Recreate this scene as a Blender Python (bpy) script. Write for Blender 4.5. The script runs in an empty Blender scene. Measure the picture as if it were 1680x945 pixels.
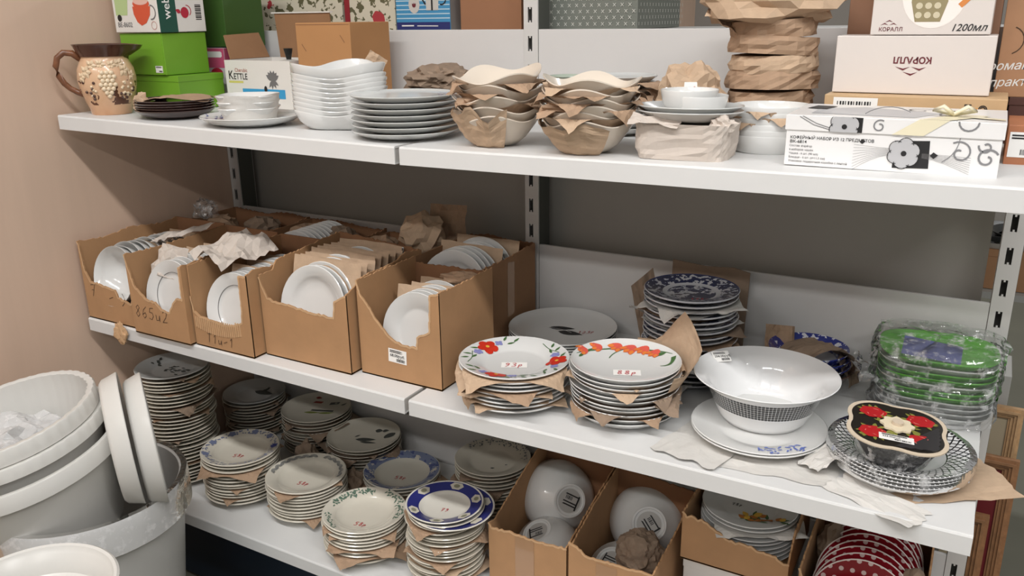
import bpy, bmesh, math, random
from mathutils import Vector, Matrix, noise, Euler
from math import sin, cos, pi, hypot, atan2, radians

# ------------------------------------------------------------------ camera, world, lights, exposure
scene = bpy.context.scene
COL = scene.collection
cam_data = bpy.data.cameras.new('camera'); cam = bpy.data.objects.new('camera', cam_data); COL.objects.link(cam)
cam_data.sensor_width = 36.0; cam_data.lens = 1373.1 / 1680 * 36.0; cam_data.clip_start = 0.05
YAW, PITCH, ROLL = -0.517, -0.3139, -0.0138
fw = Vector((sin(YAW) * cos(PITCH), cos(YAW) * cos(PITCH), sin(PITCH)))
rt = Vector((cos(YAW), -sin(YAW), 0)); up = rt.cross(fw)
r2 = cos(ROLL) * rt + sin(ROLL) * up; u2 = -sin(ROLL) * rt + cos(ROLL) * up
cam.matrix_world = Matrix(((r2.x, u2.x, -fw.x, 1.933), (r2.y, u2.y, -fw.y, -1.7427), (r2.z, u2.z, -fw.z, 1.5075), (0, 0, 0, 1)))
scene.camera = cam

world = bpy.data.worlds.new('world'); scene.world = world; world.use_nodes = True
bg = world.node_tree.nodes['Background']
bg.inputs[0].default_value = (1.0, 0.985, 0.965, 1); bg.inputs[1].default_value = 0.33

def area(name, loc, sx, sy, power, target=None, color=(1, 0.99, 0.975)):
    l = bpy.data.lights.new(name, 'AREA'); l.shape = 'RECTANGLE'; l.size = sx; l.size_y = sy; l.energy = power; l.color = color
    o = bpy.data.objects.new(name, l); COL.objects.link(o); o.location = loc
    if target is not None:
        o.rotation_euler = (Vector(target) - Vector(loc)).to_track_quat('-Z', 'Y').to_euler()
    return o
# rows of ceiling tubes over the aisle
for i, (lx, ly, pw) in enumerate(((0.5, -1.75, 25), (1.9, -1.75, 29), (3.3, -1.75, 36), (0.6, -3.6, 27), (2.2, -3.6, 35), (1.6, 2.4, 30))):
    area('ceiling_tube', (lx, ly, 3.05), 1.25, 0.15, pw)
scene.view_settings.view_transform = 'Standard'; scene.view_settings.look = 'None'
scene.view_settings.exposure = 0.0; scene.view_settings.gamma = 1.0
scene.view_settings.use_curve_mapping = False

# ------------------------------------------------------------------ materials
def lin(c):
    return tuple(((x / 255 / 12.92) if x / 255 <= 0.04045 else ((x / 255 + 0.055) / 1.055) ** 2.4) for x in c) + (1.0,)
class NT:
    def __init__(s, m): s.t = m.node_tree; s.n = s.t.nodes; s.b = s.n['Principled BSDF']
    def new(s, k, **kw):
        n = s.n.new(k)
        for a, b in kw.items(): setattr(n, a, b)
        return n
    def put(s, sock, v):
        if hasattr(v, 'is_output'): s.t.links.new(v, sock)
        elif v is not None: sock.default_value = v
    def m(s, op, a, b=None, c=None):
        n = s.new('ShaderNodeMath', operation=op); s.put(n.inputs[0], a); s.put(n.inputs[1], b); s.put(n.inputs[2], c); return n.outputs[0]
    def obj(s):
        t = s.new('ShaderNodeTexCoord'); x = s.new('ShaderNodeSeparateXYZ'); s.t.links.new(t.outputs['Object'], x.inputs[0]); return t.outputs['Object'], x.outputs[0], x.outputs[1], x.outputs[2]
    def noise(s, vec, scale, detail=3, rough=0.5):
        n = s.new('ShaderNodeTexNoise'); n.inputs['Scale'].default_value = scale; n.inputs['Detail'].default_value = detail; n.inputs['Roughness'].default_value = rough
        s.put(n.inputs['Vector'], vec); return n.outputs['Fac']
    def mix(s, fac, a, b):
        n = s.new('ShaderNodeMix', data_type='RGBA'); s.put(n.inputs[0], fac)
        s.put(n.inputs[6], a); s.put(n.inputs[7], b); return n.outputs[2]
    def scalevec(s, vec, v):
        n = s.new('ShaderNodeVectorMath', operation='MULTIPLY'); s.put(n.inputs[0], vec); n.inputs[1].default_value = v; return n.outputs[0]
    def bump(s, h, strength, dist=0.002):
        n = s.new('ShaderNodeBump'); n.inputs['Strength'].default_value = strength; n.inputs['Distance'].default_value = dist
        s.put(n.inputs['Height'], h); s.t.links.new(n.outputs[0], s.b.inputs['Normal'])
    def color(s, v): s.put(s.b.inputs['Base Color'], v)
MATS = {}
def mat(name, c, rough=0.5, metal=0.0, spec=0.5, var=None, bump=None, coat=0.0, stretch=None):
    if name in MATS: return MATS[name]
    m = bpy.data.materials.new(name); m.use_nodes = True; t = NT(m); b = t.b
    b.inputs['Base Color'].default_value = lin(c); b.inputs['Roughness'].default_value = rough; b.inputs['Metallic'].default_value = metal
    b.inputs['Specular IOR Level'].default_value = spec; b.inputs['Coat Weight'].default_value = coat; b.inputs['Coat Roughness'].default_value = 0.05
    if var or bump:
        vec = t.obj()[0]
        if stretch: vec = t.scalevec(vec, stretch)
        if var:
            sc, amt = var; f = t.noise(vec, sc, 4, 0.6)
            d = tuple(max(0, x * (1 - amt)) for x in c); e = tuple(min(255, x * (1 + amt)) for x in c)
            t.color(t.mix(f, lin(d), lin(e)))
        if bump: t.bump(t.noise(vec, bump[0], 3), bump[1])
    MATS[name] = m; return m
WHITE = mat('white painted steel', (214, 214, 213), 0.45, var=(9, 0.02))
POSTW = mat('white upright steel', (205, 203, 200), 0.5)
DARKIN = mat('dark interior', (38, 36, 35), 0.8)
CREAM = mat('cream glazed ceramic', (212, 206, 192), 0.16, coat=0.4, var=(30, 0.015))
WHITEC = mat('white glazed ceramic', (217, 217, 215), 0.14, coat=0.4)
GREYC = mat('pale grey glazed ceramic', (196, 197, 195), 0.2, coat=0.4)
IVORY = mat('ivory glazed ceramic', (214, 202, 187), 0.2, coat=0.3)
KRAFT = mat('kraft paper', (166, 138, 113), 0.85, var=(45, 0.09), bump=(120, 0.25))
KRAFT2 = mat('pale kraft paper', (186, 160, 134), 0.85, var=(45, 0.08), bump=(120, 0.25))
KRAFT3 = mat('grey brown kraft paper', (140, 120, 102), 0.85, var=(40, 0.1), bump=(120, 0.25))
TISSUE = mat('white tissue paper', (206, 203, 198), 0.8, var=(50, 0.03), bump=(150, 0.2))
WRAPW = mat('white wrapping paper', (194, 183, 173), 0.8, var=(40, 0.04), bump=(110, 0.25))
CARD = mat('corrugated cardboard', (172, 132, 94), 0.85, var=(14, 0.07), bump=(90, 0.15))
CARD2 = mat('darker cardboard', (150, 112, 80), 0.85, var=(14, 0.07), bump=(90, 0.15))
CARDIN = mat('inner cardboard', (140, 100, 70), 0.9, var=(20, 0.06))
CORR = mat('torn cardboard core', (196, 160, 122), 0.9, var=(70, 0.12))
STICK = mat('white sticker paper', (238, 236, 232), 0.6)
INK = mat('black ink', (28, 27, 28), 0.6)
GREYINK = mat('grey ink', (110, 108, 108), 0.6)
REDINK = mat('red marker ink', (178, 28, 44), 0.6)
BROWNINK = mat('brown pencil ink', (74, 54, 38), 0.8)
MAROON = mat('maroon print ink', (104, 34, 44), 0.6)
BLUEINK = mat('cobalt print', (44, 58, 140), 0.4)
def mat_thin_plastic(name, c, k=.2, rough=.3):
    m = mat(name, c, rough, var=(12, .02)); t = NT(m); nt = m.node_tree
    tl = t.new('ShaderNodeBsdfTranslucent'); tl.inputs[0].default_value = lin(c); mx = t.new('ShaderNodeMixShader'); mx.inputs[0].default_value = k
    nt.links.new(t.b.outputs[0], mx.inputs[1]); nt.links.new(tl.outputs[0], mx.inputs[2]); nt.links.new(mx.outputs[0], t.n['Material Output'].inputs[0]); return m
PLASTW = mat_thin_plastic('white glossy plastic', (222, 220, 215))

def mat_film(name, tint=(255, 255, 255), dens=0.12, gloss=0.25, streak=0.4):
    m = bpy.data.materials.new(name); m.use_nodes = True; t = NT(m); nt = m.node_tree
    tr = t.new('ShaderNodeBsdfTransparent'); gl = t.new('ShaderNodeBsdfGlossy'); df = t.new('ShaderNodeBsdfDiffuse')
    tr.inputs[0].default_value = (1, 1, 1, 1); gl.inputs['Roughness'].default_value = 0.07; df.inputs[0].default_value = lin(tint)
    m1 = t.new('ShaderNodeMixShader'); m2 = t.new('ShaderNodeMixShader'); out = t.n['Material Output']
    vec = t.obj()[0]; nz = t.noise(vec, 38, 4, .65); st = t.m('MINIMUM', t.m('MAXIMUM', t.m('MULTIPLY', t.m('SUBTRACT', nz, .52), 6.0), 0.0), 1.0)
    nt.links.new(t.m('ADD', t.m('MULTIPLY', st, streak), dens), m1.inputs[0])
    bn = t.new('ShaderNodeBump'); bn.inputs['Strength'].default_value = .6; bn.inputs['Distance'].default_value = .004; nt.links.new(t.noise(vec, 55, 3), bn.inputs['Height']); nt.links.new(bn.outputs[0], gl.inputs['Normal'])
    nt.links.new(tr.outputs[0], m1.inputs[1]); nt.links.new(df.outputs[0], m1.inputs[2])
    fr = t.new('ShaderNodeFresnel'); fr.inputs[0].default_value = 1.16
    f2 = t.m('ADD', t.m('MULTIPLY', fr.outputs[0], 1.0), gloss * 0.3)
    nt.links.new(f2, m2.inputs[0]); nt.links.new(m1.outputs[0], m2.inputs[1]); nt.links.new(gl.outputs[0], m2.inputs[2])
    nt.links.new(m2.outputs[0], out.inputs[0]); MATS[name] = m; return m
FILM = mat_film('clear plastic film', (235, 235, 235), 0.05, 0.25, .65)
FILMW = mat_film('cloudy plastic film', (226, 226, 226), 0.55, 0.1, .3)

def mat_rim(name, base, layers, rough=0.18):
    """glazed plate with printed bands: layers of (r0, r1, colour, noise scale or 0 for solid, threshold)"""
    m = bpy.data.materials.new(name); m.use_nodes = True; t = NT(m); t.b.inputs['Roughness'].default_value = rough; t.b.inputs['Coat Weight'].default_value = 0.4
    vec, x, y, z = t.obj(); r = t.m('SQRT', t.m('ADD', t.m('MULTIPLY', x, x), t.m('MULTIPLY', y, y)))
    col = lin(base)
    nrm = t.new('ShaderNodeTexCoord').outputs['Normal']
    for (r0, r1, c, sc, th) in layers:
        f = t.m('MULTIPLY', t.m('GREATER_THAN', r, r0), t.m('LESS_THAN', r, r1))
        if sc:
            nv = t.noise(vec, sc, 3, 0.6)
            f = t.m('MULTIPLY', f, t.m('GREATER_THAN', nv, th))
        col = t.mix(f, col, lin(c))
    t.color(col); MATS[name] = m; return m

# ------------------------------------------------------------------ object helpers
def mk(name, verts, faces, m, parent=None, smooth=False, loc=None, rot=None):
    me = bpy.data.meshes.new(name); me.from_pydata([tuple(v) for v in verts], [], faces)
    if smooth: me.polygons.foreach_set('use_smooth', [True] * len(me.polygons))
    me.materials.append(m)
    return link(name, me, parent, loc, rot)
def link(name, me, parent=None, loc=None, rot=None):
    o = bpy.data.objects.new(name, me); COL.objects.link(o)
    if parent is not None: o.parent = parent
    if loc is not None: o.location = loc
    if rot is not None: o.rotation_euler = rot
    return o
def tag(o, label, cat, group=None):
    o['label'] = label; o['category'] = cat
    if group: o['group'] = group
    return o
def thing(name, label, cat, loc=(0, 0, 0), rz=0.0, group=None, rot=None):
    o = bpy.data.objects.new(name, None); COL.objects.link(o); o.empty_display_size = 0.02
    o.location = loc; o.rotation_euler = rot if rot else (0, 0, rz)
    return tag(o, label, cat, group)
def struct(o): o['kind'] = 'structure'; return o

class B:
    """collects boxes, tubes and polygons into one mesh"""
    def __init__(s): s.v = []; s.f = []
    def box(s, x0, x1, y0, y1, z0, z1):
        i = len(s.v); s.v += [(x, y, z) for x in (x0, x1) for y in (y0, y1) for z in (z0, z1)]
        s.f += [tuple(i + k for k in q) for q in ((0, 1, 3, 2), (4, 6, 7, 5), (0, 4, 5, 1), (2, 3, 7, 6), (0, 2, 6, 4), (1, 5, 7, 3))]; return s
    def prism(s, poly, axis, a, b):
        """extrude a 2D polygon along axis from a to b; the polygon lies in the other two axes in order"""
        def pt(p, w): return {'x': (w, p[0], p[1]), 'y': (p[0], w, p[1]), 'z': (p[0], p[1], w)}[axis]
        i = len(s.v); n = len(poly); s.v += [pt(p, a) for p in poly] + [pt(p, b) for p in poly]
        s.f.append(tuple(range(i, i + n))); s.f.append(tuple(range(i + 2 * n - 1, i + n - 1, -1)))
        for k in range(n): s.f.append((i + k, i + n + k, i + n + (k + 1) % n, i + (k + 1) % n))
        return s
    def tube(s, pts, rad, n=8, closed=False):
        P = [Vector(p) for p in pts]; i0 = len(s.v); L = len(P)
        for k, p in enumerate(P):
            a = P[(k - 1) % L] if (k > 0 or closed) else p; b = P[(k + 1) % L] if (k < L - 1 or closed) else p
            d = (b - a).normalized(); u = d.cross(Vector((0, 0, 1)))
            if u.length < 1e-3: u = d.cross(Vector((1, 0, 0)))
            u.normalize(); w = d.cross(u); r = rad[k] if isinstance(rad, (list, tuple)) else rad
            for j in range(n): s.v.append(tuple(p + u * (r * cos(2 * pi * j / n)) + w * (r * sin(2 * pi * j / n))))
        for k in range(L if closed else L - 1):
            for j in range(n):
                a = i0 + k * n; b = i0 + ((k + 1) % L) * n
                s.f.append((a + j, a + (j + 1) % n, b + (j + 1) % n, b + j))
        if not closed: s.f.append(tuple(range(i0 + n - 1, i0 - 1, -1))); s.f.append(tuple(range(i0 + (L - 1) * n, i0 + L * n)))
        return s
    def poly(s, pts):
        i = len(s.v); s.v += [tuple(p) for p in pts]; s.f.append(tuple(range(i, i + len(pts)))); return s
    def build(s, name, m, parent=None, smooth=False, bevel=0.0, loc=None, rot=None):
        o = mk(name, s.v, s.f, m, parent, smooth, loc, rot)
        if bevel:
            bm = bmesh.new(); bm.from_mesh(o.data); bmesh.ops.recalc_face_normals(bm, faces=bm.faces)
            bmesh.ops.bevel(bm, geom=list(bm.edges), offset=bevel, segments=2, affect='EDGES', profile=0.6); bm.to_mesh(o.data); bm.free()
        else:
            bm = bmesh.new(); bm.from_mesh(o.data); bmesh.ops.recalc_face_normals(bm, faces=bm.faces); bm.to_mesh(o.data); bm.free()
        return o

def lathe_data(prof, n=48, fn=None):
    v = []; f = []; rings = []
    for (r, z) in prof:
        if r < 1e-6: rings.append([len(v)]); v.append((0, 0, z))
        else:
            rings.append(list(range(len(v), len(v) + n)))
            for j in range(n):
                a = 2 * pi * j / n
                v.append(fn(a, r, z) if fn else (r * cos(a), r * sin(a), z))
    for k in range(len(rings) - 1):
        a, b = rings[k], rings[k + 1]
        for j in range(n):
            j2 = (j + 1) % n
            if len(a) == 1 and len(b) > 1: f.append((a[0], b[j2], b[j]))
            elif len(b) == 1 and len(a) > 1: f.append((a[j], a[j2], b[0]))
            elif len(a) > 1: f.append((a[j], a[j2], b[j2], b[j]))
    return v, f
def lathe_mesh(name, prof, m, n=48, fn=None, smooth=True):
    v, f = lathe_data(prof, n, fn); me = bpy.data.meshes.new(name); me.from_pydata(v, [], f)
    if smooth: me.polygons.foreach_set('use_smooth', [True] * len(me.polygons)); me.set_sharp_from_angle(angle=radians(42))
    me.materials.append(m); return me

# ------------------------------------------------------------------ print: flat polygons laid on a surface
def ellipse(cx, cy, a, b, rot=0, n=16):
    return [(cx + a * cos(t) * cos(rot) - b * sin(t) * sin(rot), cy + a * cos(t) * sin(rot) + b * sin(t) * cos(rot)) for t in [2 * pi * k / n for k in range(n)]]
def petal(cx, cy, ang, L, w, n=6):
    pts = []
    for k in range(n + 1):
        t = k / n; pts.append((t * L, w * sin(pi * t ** 0.8)))
    for k in range(n - 1, 0, -1):
        t = k / n; pts.append((t * L, -w * sin(pi * t ** 0.8)))
    return [(cx + x * cos(ang) - y * sin(ang), cy + x * sin(ang) + y * cos(ang)) for x, y in pts]
def ribbon(pts, w):
    """strip quads along a polyline"""
    out = []
    for k in range(len(pts) - 1):
        (x0, y0), (x1, y1) = pts[k], pts[k + 1]; d = hypot(x1 - x0, y1 - y0) or 1e-9
        ww = w[k] if isinstance(w, list) else w; wb = w[k + 1] if isinstance(w, list) else w
        nx, ny = -(y1 - y0) / d, (x1 - x0) / d; e = 0.15 * ww
        ex, ey = (x1 - x0) / d * e, (y1 - y0) / d * e
        out.append([(x0 - ex + nx * ww / 2, y0 - ey + ny * ww / 2), (x1 + ex + nx * wb / 2, y1 + ey + ny * wb / 2), (x1 + ex - nx * wb / 2, y1 + ey - ny * wb / 2), (x0 - ex - nx * ww / 2, y0 - ey - ny * ww / 2)])
    return out
def arc(cx, cy, r, a0, a1, n=12, ry=None):
    return [(cx + r * cos(a0 + (a1 - a0) * k / n), cy + (ry or r) * sin(a0 + (a1 - a0) * k / n)) for k in range(n + 1)]
def spiral(cx, cy, r0, r1, a0, a1, n=24):
    return [(cx + (r0 + (r1 - r0) * k / n) * cos(a0 + (a1 - a0) * k / n), cy + (r0 + (r1 - r0) * k / n) * sin(a0 + (a1 - a0) * k / n)) for k in range(n + 1)]
def decal(name, polys, m, parent, place, lift=0.0005):
    """polys: 2D polygons; place(x, y, lift) -> 3D point"""
    v = []; f = []; lift0 = lift
    for ip, p in enumerate(polys):
        i = len(v); n = len(p); lift = lift0 + ip * 8e-6
        if n > 4:
            cx = sum(a for a, b in p) / n; cy = sum(b for a, b in p) / n
            v.append(place(cx, cy, lift)); v += [place(a, b, lift) for a, b in p]
            f += [(i, i + 1 + k, i + 1 + (k + 1) % n) for k in range(n)]
        else:
            v += [place(a, b, lift) for a, b in p]; f.append(tuple(range(i, i + n)))
    return mk(name, v, f, m, parent)
def on_plane(o, ux, uy):
    o = Vector(o); ux = Vector(ux).normalized(); uy = Vector(uy).normalized(); nn = ux.cross(uy)
    return lambda a, b, l: tuple(o + ux * a + uy * b + nn * l)
DIG = {'0': [[(.1, .5), (.2, .9), (.5, 1), (.8, .8), (.85, .4), (.6, 0), (.25, .1), (.1, .5)]], '1': [[(.3, .7), (.6, 1), (.5, 0)]],
       '2': [[(.1, .8), (.4, 1), (.75, .8), (.6, .45), (.1, 0), (.85, .05)]], '3': [[(.1, .95), (.6, 1), (.7, .75), (.35, .55), (.75, .4), (.65, .05), (.1, .05)]],
       '4': [[(.2, 1), (.1, .45), (.8, .5)], [(.7, .95), (.6, 0)]], '5': [[(.8, 1), (.25, .95), (.2, .6), (.65, .6), (.8, .3), (.55, 0), (.1, .1)]],
       '6': [[(.75, 1), (.3, .7), (.15, .25), (.45, 0), (.75, .2), (.6, .5), (.2, .3)]], '7': [[(.1, .9), (.8, 1), (.4, 0)], [(.25, .5), (.65, .5)]],
       '8': [[(.5, .55), (.2, .8), (.5, 1), (.75, .8), (.5, .55), (.2, .25), (.5, 0), (.8, .25), (.5, .55)]], '9': [[(.75, .75), (.45, .55), (.2, .75), (.45, 1), (.75, .8), (.65, .3), (.3, 0)]],
       'p': [[(.15, .5), (.1, -.35)], [(.15, .4), (.5, .55), (.6, .3), (.35, .1), (.15, .15)]], 'T': [[(.1, .95), (.9, 1)], [(.5, 1), (.45, 0)]],
       'u': [[(.1, .5), (.2, .05), (.6, .1), (.7, .5)], [(.7, .5), (.75, 0)]], '-': [[(.1, .3), (.8, .5)]], ')': [[(.2, 1), (.6, .6), (.5, .2), (.1, -.1)]], ' ': []}
def scribble(text, size, w, slant=0.15, ox=0, oy=0):
    polys = []; x = 0; tot = len(text) * 0.8 * size
    for ch in text:
        for st in DIG.get(ch, []):
            pts = [(ox + x + (a * 0.7 + b * slant) * size - tot / 2, oy + (b - 0.5) * size) for a, b in st]; polys += ribbon(pts, w)
        x += 0.8 * size
    return polys
def lettering(txt, size, m, parent, o, ux, uy, name='lettering', align='LEFT', shear=0.0, sx=1.0, lift=0.0006, bold=.008):
    c = bpy.data.curves.new('t', 'FONT'); c.body = txt; c.size = size; c.align_x = align; c.shear = shear; c.offset = size * bold; c.resolution_u = 3; c.fill_mode = 'FRONT'
    ob = bpy.data.objects.new('t', c); COL.objects.link(ob); dg = bpy.context.evaluated_depsgraph_get(); dg.update()
    me = bpy.data.meshes.new_from_object(ob.evaluated_get(dg)); bpy.data.objects.remove(ob); bpy.data.curves.remove(c)
    pl = on_plane(o, ux, uy)
    for v in me.vertices: v.co = pl(v.co.x * sx, v.co.y, lift)
    me.materials.clear(); me.materials.append(m); return link(name, me, parent)
def price_sticker(parent, o, ux, uy, w, h, txt='', seed=0, name='price_sticker', label='white printed price sticker'):
    """paper sticker with printed lines, a price and a barcode"""
    st = decal(name, [[(0, 0), (w, 0), (w, h), (0, h)]], STICK, parent, on_plane(o, ux, uy), 0.0006)
    if label: st['label'] = label
    rn = random.Random(seed); polys = []
    for k in range(2): polys.append([(0.08 * w, h * (.9 - k * .11)), (w * (.6 + .3 * rn.random()), h * (.9 - k * .11)), (w * .8, h * (.84 - k * .11)), (0.08 * w, h * (.84 - k * .11))])
    x = 0.45 * w
    while x < 0.92 * w:
        b = w * rn.choice((.012, .02, .03)); polys.append([(x, .1 * h), (x + b, .1 * h), (x + b, .32 * h), (x, .32 * h)]); x += b + w * rn.choice((.012, .02))
    if parent.type == 'MESH' or True:
        decal('barcode', polys, INK, st, on_plane(o, ux, uy), 0.0011)
    if txt: 
        uxv = Vector(ux).normalized(); uyv = Vector(uy).normalized()
        lettering(txt, h * 0.3, INK, st, Vector(o) + uxv * (w * .1) + uyv * (h * .42), ux, uy, name='lettering', lift=0.0011)
    return st
ORD = ['top', 'second', 'third', 'fourth', 'fifth', 'sixth', 'seventh', 'eighth', 'ninth', 'tenth', 'eleventh', 'twelfth', 'thirteenth', 'fourteenth', 'fifteenth', 'sixteenth', 'seventeenth', 'eighteenth', 'nineteenth', 'twentieth'] + \
      ['twenty-' + a for a in ('first', 'second', 'third', 'fourth', 'fifth', 'sixth', 'seventh', 'eighth', 'ninth')] + ['thirtieth'] + ['thirty-' + a for a in ('first', 'second', 'third', 'fourth', 'fifth')]

# ------------------------------------------------------------------ shelf heights (boards hang slightly out of level)
def ZT(x): return 1.2991 + (1.2852 - 1.2991) * x if x < 1 else 1.2852 + (1.2933 - 1.2852) * (x - 1)
def ZM(x): return 0.7931 + (0.7862 - 0.7931) * x if x < 1 else 0.7862 + (0.7943 - 0.7862) * (x - 1)
ZL = 0.30
# ------------------------------------------------------------------ the room
WALLM = mat('beige laminate wall', (212, 184, 163), 0.6, var=(3.0, 0.035), stretch=(6, 6, 0.6))
struct(B().box(-0.07, -0.02, -4.5, 4.4, 0, 3.1).build('wall_left', WALLM))
struct(B().box(-0.07, 6.0, 4.4, 4.45, 0, 3.1).build('wall_back', mat('grey far wall', (150, 146, 140), 0.8, var=(2, 0.05))))
struct(B().box(-0.07, 6.0, -4.5, 4.4, -0.05, 0.0).build('floor', mat('olive grey floor', (112, 112, 100), 0.55, var=(4, 0.06))))

# ------------------------------------------------------------------ shelving unit
unit = thing('shelving_unit', 'white metal store shelving unit with three levels of boards and slotted uprights', 'shelving', (0, 0, 0))
LIP = 0.033
def shelf_board(x0, x1, zfun, d, name='shelf_board'):
    pr = [(-d + .0035, 0), (-d + .0012, -.0010), (-d, -.0035), (-d, -LIP), (-d + .02, -LIP), (-d + .02, -LIP + .002), (-d + .003, -LIP + .002), (-d + .003, -.004), (-.003, -.004), (-.003, 0)]
    n = len(pr); v = [(x, y, z + zfun(x)) for x in (x0, x1) for (y, z) in pr]
    f = [tuple(range(n)), tuple(range(2 * n - 1, n - 1, -1))] + [(k, k + n, (k + 1) % n + n, (k + 1) % n) for k in range(n)]
    o = mk(name, v, f, WHITE, unit)
    bm = bmesh.new(); bm.from_mesh(o.data); bmesh.ops.recalc_face_normals(bm, faces=bm.faces); bm.to_mesh(o.data); bm.free()
    for xx, s in ((x0, 1), (x1, -1)):      # bracket plates under both ends
        zz = zfun(xx)
        B().prism([(-.001, zz - .005), (-d + .0035, zz - .005), (-d + .0035, zz - LIP + .003), (-.12, zz - .075), (-.001, zz - .085)], 'x', xx + s * .003, xx + s * .0055).build('bracket', POSTW, o)
    return o
for zf, d in ((ZT, .519), (ZM, .533), (lambda x: ZL, .53)):
    shelf_board(.005, .9945, zf, d); shelf_board(1.0055, 1.995, zf, d)
ZS, SP = 1.1202, 0.0623
def upright(xc):
    b = B(); lo, hi = 0.0, 2.1; w = .018; sw = .0055; sh = .0325; sl = xc - .002
    b.box(xc - w, sl - sw, 0, .003, lo, hi); b.box(sl + sw, xc + w, 0, .003, lo, hi)
    k0 = int((ZS - lo) / SP); zb = [ZS + SP * j for j in range(-k0, int((hi - ZS) / SP))]
    prev = lo
    for z in zb:
        b.box(sl - sw, sl + sw, 0, .003, prev, z); prev = z + sh
        b.box(sl - .0016, sl + .0016, .0002, .0028, z - .001, z + .004); b.box(sl - .0016, sl + .0016, .0002, .0028, z + sh - .004, z + sh + .001)
    b.box(sl - sw, sl + sw, 0, .003, prev, hi)
    b.box(xc - w, xc - w + .002, .003, .06, lo, hi); b.box(xc + w - .002, xc + w, .003, .06, lo, hi)
    o = b.build('upright', POSTW, unit)
    B().box(xc - w + .003, xc + w - .003, .05, .06, lo + .01, hi - .01).build('upright_core', mat('upright inner steel', (120, 118, 112), .6), o)
    B().box(xc + w - .0002, xc + w + .0006, .004, .058, lo + .002, hi - .002).build('side_channel', mat('dark green grey channel', (84, 86, 80), .6), o)
for xc in (0.0, 1.0, 2.0): upright(xc)
PANEL = mat('white back panel', (208, 206, 204), .5, var=(5, .02))
for x0, x1 in ((.019, .981), (1.019, 1.981)):
    B().box(x0, x1, .002, .010, .770, .979).build('back_panel', PANEL, unit, bevel=.001)
    B().box(x0, x1, .002, .010, 1.262, 1.479).build('back_panel', PANEL, unit, bevel=.001)
    B().box(x0, x1, .002, .010, .262, .42).build('back_panel', PANEL, unit, bevel=.001)
    B().box(x0, x1, -.44, -.43, .012, .262).build('kick_plate', mat('navy kick plate', (22, 36, 52), .5), unit)

# the unit standing back to back behind it
rear = thing('rear_shelving', 'grey panelled shelving unit standing back to back behind the white shelves', 'shelving', (0, 0, 0))
B().box(-.015, 1.966, .078, .092, 0.0, 1.44).build('rear_panel', mat('grey hardboard panel', (168, 165, 158), .7, var=(4, .04)), rear)
B().box(-.015, 1.99, .066, .50, 1.442, 1.476).build('rear_shelf', mat('grey shelf', (170, 168, 164), .5), rear, bevel=.001)
for xx in (.02, 1.0, 1.93): B().box(xx - .012, xx + .012, .094, .12, 0.0, 1.441).build('rear_post', POSTW, rear)
B().box(-.015, 1.96, .45, .462, 0.0, 1.441).build('rear_board', mat('grey hardboard panel', (168, 165, 158)), rear)

# ------------------------------------------------------------------ plates
def plate_profile(R, h, kind='flat'):
    if kind == 'flat':
        inner = [(0, .0052), (.52 * R, .0055), (.60 * R, .0075), (.68 * R, .0075 + .42 * (h - .0075)), (.95 * R, h - .0012), (.985 * R, h)]
        outer = [(R, h - .0012), (.985 * R, h - .0035), (.70 * R, .0030 + .30 * (h - .0075)), (.615 * R, .0030), (.605 * R, 0), (.575 * R, 0), (.565 * R, .0025), (0, .0022)]
    elif kind == 'soup':
        inner = [(0, .0055), (.40 * R, .0058), (.55 * R, .0085), (.655 * R, .22 * h + .006), (.70 * R, .60 * h), (.76 * R, .76 * h), (.95 * R, h - .0008), (.98 * R, h)]
        outer = [(R, h - .0015), (.985 * R, h - .004), (.77 * R, .66 * h), (.71 * R, .45 * h), (.62 * R, .003), (.60 * R, 0), (.565 * R, 0), (.555 * R, .0025), (0, .0025)]
    elif kind == 'coupe':
        inner = [(0, .0052), (.45 * R, .0058), (.66 * R, .0105), (.82 * R, .42 * h + .003), (.95 * R, .82 * h), (.99 * R, h)]
        outer = [(R, h - .001), (.985 * R, h - .003), (.83 * R, .34 * h), (.66 * R, .004), (.62 * R, .001), (.60 * R, 0), (.57 * R, 0), (.56 * R, .0025), (0, .0022)]
    return inner + outer, inner
def zfun(inner):
    def f(r):
        for (r0, z0), (r1, z1) in zip(inner, inner[1:]):
            if r <= r1: return z0 + (z1 - z0) * (r - r0) / max(1e-9, r1 - r0)
        return inner[-1][1]
    return f
def on_plate(inner):
    z = zfun(inner); return lambda a, b, l: (a, b, z(hypot(a, b)) + l)
def sheet_mesh(fn, n, m, name='wrapping_paper', smooth=False, thick=.0):
    v = []; f = []
    for i in range(n + 1):
        for j in range(n + 1): v.append(fn(i / n * 2 - 1, j / n * 2 - 1))
    for i in range(n):
        for j in range(n):
            a = i * (n + 1) + j; 
            if (i + j) % 2: f += [(a, a + n + 1, a + n + 2), (a, a + n + 2, a + 1)]
            else: f += [(a, a + n + 1, a + 1), (a + 1, a + n + 1, a + n + 2)]
    me = bpy.data.meshes.new(name); me.from_pydata(v, [], f)
    if smooth: me.polygons.foreach_set('use_smooth', [True] * len(me.polygons))
    me.materials.append(m); return me
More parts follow.
